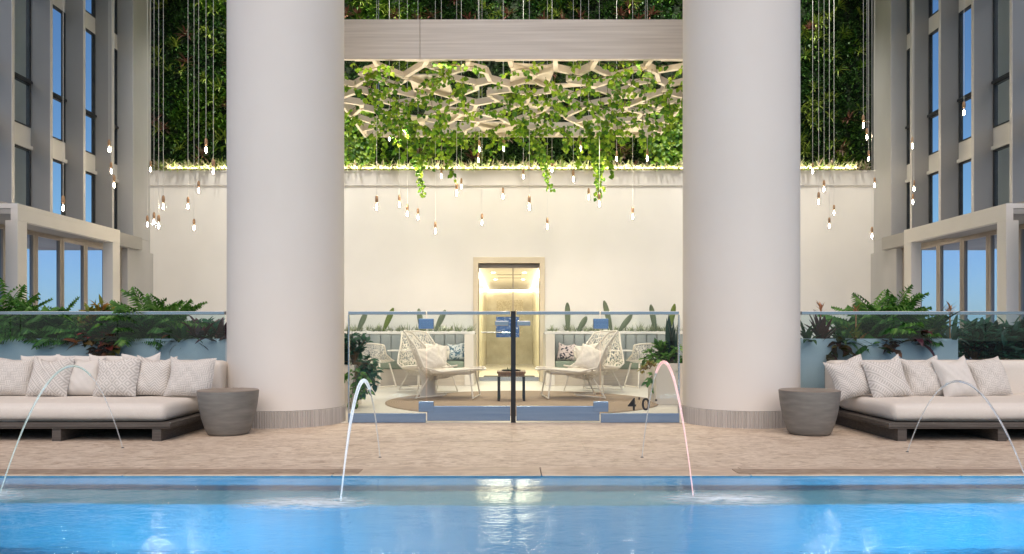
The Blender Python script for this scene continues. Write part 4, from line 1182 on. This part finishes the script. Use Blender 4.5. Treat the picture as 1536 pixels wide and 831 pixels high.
# stool behind front-left chair, coffee table
tag(MB().lathe([(.14, 0), (.135, .02), (.105, .18), (.115, .30), (.15, .42), (.15, .44), (0, .44)], X(643, 100), D(100) + .0, 32).build('drum_stool', M['planter_warm'], None, (X(643, 100), D(100), 0), smooth=True),
    'small cream pedestal stool beneath the front left lounge chair', 'stool')
cx_, cy_ = X(767, 106), D(106)
t = thing('coffee_table', 'small square wooden table with dark legs in the middle of the rug', 'coffee table', (cx_, cy_, .018)); og = (cx_, cy_, .018)
ct = .43
mb = MB()
MB().box(cx_ - .20, cx_ + .20, cy_ - .22, cy_ + .22, ct - .03, ct).build('tabletop', M['wood'], t, og, bevel=.004)
MB().box(cx_ - .185, cx_ + .185, cy_ - .2, cy_ + .2, ct - .07, ct - .031).build('apron', M['wood'], t, og)
for a in (-1, 1):
    for b in (-1, 1):
        MB().box(cx_ + a * .175 - .017, cx_ + a * .175 + .017, cy_ + b * .19 - .017, cy_ + b * .19 + .017, .0185, ct - .071).build('leg', M['black'], t, og)
t = thing('tray', 'dark tray with a low green succulent on the coffee table', 'tray', (cx_, cy_, ct)); og = t.location
MB().lathe([(.13, .0), (.14, .015), (.132, .015), (.125, .004), (0, .004)], cx_, cy_, 28, ct + .001).build('dish', M['black'], t, og)
mb = MB()
for _ in range(26): blade(mb, (cx_ + U(-.06, .06), cy_ + U(-.06, .06), ct + .006), U(0, 6.28), U(.2, 1.3), U(.03, .07), .015, .5, 2)
mb.build('succulent', M['succ'], t, og)

DK = [(0, (.24, .47, .20, .0, -.02)), (.25, (.12, .43, .25, .05, 0)), (.5, (-.12, .43, .28, .16, .02)), (.7, (-.24, .53, .29, .20, .08)), (1, (-.30, .78, .26, -.03, .16))]
def dining_chair(loc, rz, label, copyof=None):
    if copyof:
        o = copyof.copy(); C.objects.link(o)
        for ch in copyof.children: c = ch.copy(); C.objects.link(c); c.parent = o
        o.location = loc; o.rotation_euler = (0, 0, rz); o['label'] = label; return o
    t = thing('dining_chair', label, 'chair', loc, rz, 'lattice dining chairs by the banquettes')
    mb, uv = shell(lambda v: interp(DK, v), 14, 22)
    mb.build('lattice_shell', M['weave_fine'], t, smooth=True, uv=uv); nu, nv = 14, 22
    rim = [mb.v[i] for i in range(nu + 1)] + [mb.v[j * (nu + 1) + nu] for j in range(1, nv + 1)] + [mb.v[nv * (nu + 1) + i] for i in range(nu - 1, -1, -1)] + [mb.v[j * (nu + 1)] for j in range(nv - 1, -1, -1)]
    MB().tube(rim, .014, 8).build('rim_tube', M['whitemetal'], t, smooth=True)
    for sx_ in (.14, -.14):
        for sy in (-1, 1): MB().tube([(sx_, sy * .14, .43), (sx_ * 1.7, sy * .22, 0)], [.016, .013], 8).build('leg', M['whitemetal'], t, smooth=True)
    mb = MB()
    for sy in (-1, 1): mb.tube([(.235, sy * .22, .03), (-.235, sy * .22, .03)], .011, 6)
    mb.build('foot_bar', M['whitemetal'], t, smooth=True)
    return t
dc = dining_chair((X(567, 85), D(85), .004), math.radians(62), 'white lattice chair with its back turned at the left banquette')
dining_chair((X(963, 85), D(85), .004), math.radians(112), 'white lattice chair with its back turned at the right banquette', dc)
def cafe_table(px, label):
    x, y = X(px, 83.5), D(83.5)
    t = thing('cafe_table', label, 'table', (x, y, 0), group='white cafe tables at the banquettes'); og = t.location
    z = .665
    MB().box(x - .52, x + .52, y - .27, y + .27, z - .022, z).build('tabletop', M['tabletop'], t, og, bevel=.006)
    MB().tube([(x, y, .02), (x, y, z - .023)], .025, 12).build('pedestal', M['whitemetal'], t, og, smooth=True)
    MB().lathe([(.19, .005), (.19, .018), (.03, .026), (0, .026)], x, y, 28).build('base_plate', M['whitemetal'], t, og)
cafe_table(628, 'white cafe table in front of the left banquette'); cafe_table(903, 'white cafe table in front of the right banquette')

def banquette(x0, x1, endside, label, seed):
    """x0<x1; endside +1: end panel at x1"""
    yf, yb, ye = D(82), D(82) + .5, DB - .003
    t = thing('banquette', label, 'banquette', ((x0 + x1) / 2, yf, 0), group='built in banquettes either side of the door'); og = t.location
    zt = EYE + .035; ew = .17
    a, b = (x0, x1 - ew) if endside > 0 else (x0 + ew, x1)
    MB().box(a, b, yf, yb, .006, .30).build('base', M['banq_base'], t, og)
    rbox(a + .004, b - .004, yf - .01, yb, .302, .45, .03, n=8).build('seat', M['green_seat'], t, og, smooth=True)
    n = int((b - a) / .19); w = (b - a) / n
    for k in range(n):
        rbox(a + k * w + .002, a + (k + 1) * w - .002, yb - .06, yb + .01, .44, zt - .055, .022, n=5).build('back_channel', M['greyblue'], t, og, smooth=True)
    p, q = (x1 - ew + .001, x1) if endside > 0 else (x0, x0 + ew - .001)
    MB().box(p, q, yf - .04, ye, .006, zt - .05).build('end_panel', M['planter_warm'], t, og, bevel=.006)
    mb = MB(); mb.box(x0, x1, yb + .012, yb + .06, .006, zt - .05); mb.build('planter_front', M['planter_warm'], t, og)
    mb = MB(); mb.box(x0, x1, yb - .05, yb + .06, zt - .049, zt); mb.build('shelf_edge', M['tabletop'], t, og, bevel=.004)
    MB().box(x0 + .01, x1 - .01, yb + .061, ye - .001, zt - .08, zt - .03).build('soil', M['soil'], t, og)
    mp = MB(); rnd = random.Random(seed)
    for _ in range(900):
        px_, py_ = rnd.uniform(x0 + .03, x1 - .03), rnd.uniform(yb + .07, ye - .03); r = rnd.uniform(.012, .032)
        vs = []; n_ = 6
        mp.lathe([(r * .7, -r * .4), (r, 0), (r * .6, r * .55), (0, r * .7)], px_, py_, 6, zt - .02 + rnd.uniform(0, .02))
    o = mp.build('pebble_bed', M['pebble'], None, ((x0 + x1) / 2, yb, zt)); o['kind'] = 'stuff'
    tag(o, 'white pebbles on top of the ' + ('left' if endside > 0 else 'right') + ' banquette planter', 'pebbles')
    ms = MB()
    for _ in range(95):
        px_, py_ = rnd.uniform(x0 + .05, x1 - .05), rnd.uniform(yb + .09, ye - .06); hh = rnd.uniform(.07, .20)
        for _ in range(12): blade(ms, (px_ + U(-.02, .02), py_, zt - .01), U(0, 6.28), U(.1, 1.4), hh * U(.7, 1.2), .018, U(0, .9), 2)
    o = ms.build('succulent_bed', M['succ'], None, ((x0 + x1) / 2, yb, zt)); o['kind'] = 'stuff'
    tag(o, 'low pale succulents planted along the ' + ('left' if endside > 0 else 'right') + ' banquette planter', 'succulents')
    return zt
zt = banquette(-4.1, X(712, 80), 1, 'grey channel backed banquette with sage seat left of the entrance', 1)
banquette(X(817, 80), 4.1, -1, 'grey channel backed banquette with sage seat right of the entrance', 2)
cpillow(686, 81, .455, .36, .34, -14, -3, 0, 'pil_blue', 'blue and white printed pillow at the right end of the left banquette', 70)
cpillow(849, 81, .455, .34, .33, -14, 5, 0, 'pil_floral', 'dark floral printed pillow at the left end of the right banquette', 71)
cpillow(664, 81, .455, .32, .32, -16, 3, 0, 'pil_cream', 'plain cream pillow beside the blue printed pillow', 72)
cpillow(872, 81, .455, .34, .32, -16, -6, 0, 'pil_cream', 'plain cream pillow beside the dark floral pillow', 73)
# paddle leaves (px base, px tip, y tip)
def paddle(pb, pt, yt, mat, label, w=.13):
    s_ = 78; x, y = X(pb, s_), D(s_); L = math.hypot((pt - pb) / s_, (500 - yt) / s_); ang = math.atan2((500 - yt), (pt - pb))
    t = thing('paddle_cactus', label, 'plant', (x, y, zt - .02), group='tall paddle leaves in the banquette planters')
    mb = MB(); n = 10; d = Vector((math.cos(ang), 0, math.sin(ang))); sd_ = Vector((-d.z, 0, d.x))
    vs = []
    for j in range(n + 1):
        tt = j / n; ww = w * .5 * (math.sin(PI * (.1 + .86 * tt)) ** .6) * (.55 + .6 * tt)
        if j == n: ww = w * .12
        for (a, b) in ((-1, 0), (-.5, -.02), (.5, -.02), (1, 0), (.5, .02), (-.5, .02)):
            vs.append(tuple(d * L * tt + sd_ * ww * a + Vector((0, b, 0))))
    fs = []
    for j in range(n):
        for k in range(6): a = j * 6 + k; b = j * 6 + (k + 1) % 6; fs.append((a, b, b + 6, a + 6))
    fs.append(tuple(range(n * 6, n * 6 + 6)))
    mb.add(vs, fs).build('paddle', M[mat], t, smooth=True)
for pb, pt, yt, mt, lb in ((536, 550, 468, 'paddle', 'leftmost grey green paddle leaf leaning right above the left banquette'), (574, 590, 463, 'paddle_y', 'yellow green paddle leaf leaning right above the left banquette'),
                           (633, 628, 464, 'paddle', 'short paddle leaf beside the upper left gate hinge'), (652, 668, 466, 'paddle', 'dark paddle leaf leaning right, right of the upper left gate hinge'),
                           (852, 851, 455, 'paddle', 'upright paddle leaf first right of the entrance'), (866, 880, 476, 'paddle', 'small leaning paddle leaf second right of the entrance'), (918, 906, 452, 'paddle', 'tall paddle leaf leaning left beside the upper right gate hinge'),
                           (927, 948, 473, 'paddle', 'paddle leaf leaning far to the right above the right banquette'), (984, 976, 458, 'paddle', 'paddle leaf leaning left near the right end of the right banquette'), (1003, 1012, 457, 'paddle_y', 'yellow green paddle leaf next to the snake plant')):
    paddle(pb, pt, yt, mt, lb, .125)
# corner planters beside the columns
t1 = planter(X(984, 112), X(1046, 112), D(112), D(112) + .6, Z(545, 112), 'cream box planter beside the right column', 'planter_warm')
x, y = X(1006, 110), D(110)
bush(x - .02, y + .15, Z(548, 112), .34, .34, 330, 'palm', 'bushy green plant in the cream box planter by the right column', size=(.08, .13), trail=.35)
bush(X(977, 114), D(114) + .1, Z(553, 112), .14, .12, 60, 'yellowleaf', 'small yellow flowering plant at the edge of the cream box planter', size=(.05, .08))
t = thing('snake_plant', 'tall dark snake plant beside the right column', 'plant', (X(1013, 110), y + .2, Z(546, 112))); og = t.location
mb = MB()
for _ in range(12): blade(mb, (X(1013, 110) + U(-.08, .08), y + .2 + U(-.05, .05), Z(546, 112)), U(0, 6.28), U(1.35, 1.55), U(.5, .72), .07, U(-.1, .15), 5, .2)
mb.build('leaves', M['snake'], t, og)
t2 = planter(X(478, 116), X(531, 116), D(116), D(116) + .5, Z(548, 116), 'cream box planter beside the left column', 'planter_warm')
bush(X(524, 118), D(116) + .15, Z(545, 116), .30, .42, 330, 'palm_blue', 'trailing dark green plant beside the left column', size=(.08, .13), trail=.5, ratio=.6)
bush(X(532, 120), D(120) + .05, Z(556, 116), .16, .50, 90, 'palm', 'ivy trailing down the front of the left cream planter', size=(.06, .09), trail=1.0, ratio=.7)
t = thing('snake_plant', 'tall dark snake plant beside the left column', 'plant', (X(519, 116), D(116) + .2, Z(548, 116))); og = t.location
mb = MB()
for _ in range(9): blade(mb, (X(519, 116) + U(-.06, .06), D(116) + .2 + U(-.05, .05), Z(548, 116)), U(0, 6.28), U(1.35, 1.55), U(.35, .5), .06, U(-.1, .15), 5, .2)
mb.build('leaves', M['snake'], t, og)

# ------------------------------------------------------------------ light
sc = bpy.context.scene
w = bpy.data.worlds.new('World'); sc.world = w; w.use_nodes = True
nt = NT(w.node_tree); bg = w.node_tree.nodes['Background']
sky = nt.n('ShaderNodeTexSky'); sky.sky_type = 'NISHITA'; sky.sun_disc = False
SUN_EL = math.radians(52)
sky.sun_elevation = SUN_EL; sky.sun_rotation = math.radians(180); sky.altitude = 0; sky.ozone_density = 3.0; sky.dust_density = .5
tint = nt.mix(1.0, sky.outputs[0], (.63, .82, .98), 'MULTIPLY')
nt.l(tint, bg.inputs[0]); bg.inputs[1].default_value = .112

def light(name, typ, loc, energy, col, rot=(0, 0, 0), **kw):
    l = bpy.data.lights.new(name, typ); l.energy = energy; l.color = col
    for k, v in kw.items(): setattr(l, k, v)
    o = bpy.data.objects.new(name, l); C.objects.link(o); o.location = loc; o.rotation_euler = rot
    return o
def aim(o, tgt):
    d = Vector(tgt) - o.location; o.rotation_euler = d.to_track_quat('-Z', 'Y').to_euler()
sun = light('sun', 'SUN', (0, -10, 20), 2.6, (1.0, .80, .61), angle=math.radians(70))
sun.rotation_euler = (math.radians(90) - SUN_EL, 0, 0)
WARM = (1.0, .80, .56)
# linear uplight on the ledge of the green wall
o = light('ledge_uplight', 'AREA', (0, DB - .028, LEDGE + .04), 60, (1.0, .88, .62), shape='RECTANGLE', size=13.6, size_y=.05)
aim(o, (0, DB + .25, LEDGE + 1.6))
# unseen spots added high up to brighten the white wall and green wall
for xx_ in (-5.2, -1.8, 1.8, 5.2):
    o = light('wall_fill_spot', 'SPOT', (xx_, DB - 3.2, 9.1), 265, (1.0, .985, .95), spot_size=math.radians(80), spot_blend=.9, shadow_soft_size=.15)
    aim(o, (xx_, DB - .2, 2.2))
for xx_ in (-5.3, -2.7, 0, 2.7, 5.3):
    o = light('green_wall_fill_spot', 'SPOT', (xx_, DB - 2.2, 9.1), 1350, (1.0, .95, .84), spot_size=math.radians(66), spot_blend=.9, shadow_soft_size=.1); aim(o, (xx_, DB, 6.4))
# led strip in the front beam of the pergola
o = light('pergola_strip_light', 'AREA', (0, yF + .06, zp - .03), 14, WARM, shape='RECTANGLE', size=5.0, size_y=.04); aim(o, (0, yF + 3.5, zp - 3.0))
for xx_ in (-3.3, -2.3, -1.3, 1.3, 2.3, 3.3):     # unseen spots added over the banquette planters to brighten the lattice
    o = light('lattice_fill_spot', 'SPOT', (xx_, D(82) + .62, 1.08), 330, (1.0, .86, .62), spot_size=math.radians(72), spot_blend=.8, shadow_soft_size=.04); aim(o, (xx_ * .75, yF + 1.7, zp))
for xx_ in (-1.7, 0, 1.7):  # unseen spots added below the lattice to brighten the terrace floor
    o = light('terrace_fill_spot', 'SPOT', (xx_, yF + 2.0, zp - .35), 240, (1.0, .86, .66), spot_size=math.radians(140), spot_blend=.8, shadow_soft_size=.06); aim(o, (xx_ * 1.1, yF + 2.3, 0))
# vestibule
light('vestibule_lamp', 'AREA', (-.08, DB + 3.0, vzt - .03), 85, (1.0, .89, .64), shape='RECTANGLE', size=.9, size_y=5.0)
# pool lamps on the near wall, under water
for xx_, e in ((-2.0, 105), (2.8, 135), (-6, 50), (6.6, 50)):
    o = light('pool_lamp', 'AREA', (xx_, 2.9, -1.25), e, (.70, .95, .97), shape='DISK', size=.3); aim(o, (xx_, DP, -.9))

# ------------------------------------------------------------------ camera
cam = bpy.data.cameras.new('camera'); co = bpy.data.objects.new('camera', cam); C.objects.link(co)
co.location = (0, 0, EYE); co.rotation_euler = (PI / 2, 0, 0)
cam.sensor_width = 36; cam.lens = 36 * F / 1536; cam.shift_y = (500 - 415.5) / 1536
cam.clip_start = .05; cam.clip_end = 2000
sc.camera = co
sc.view_settings.view_transform = 'Standard'; sc.view_settings.look = 'None'; sc.view_settings.exposure = 0.10; sc.view_settings.gamma = 1
cy = sc.cycles
cy.use_denoising = True
cy.max_bounces = 9; cy.transparent_max_bounces = 24; cy.transmission_bounces = 6; cy.diffuse_bounces = 4; cy.glossy_bounces = 4
cy.sample_clamp_indirect = 6; cy.caustics_refractive = True; cy.caustics_reflective = False
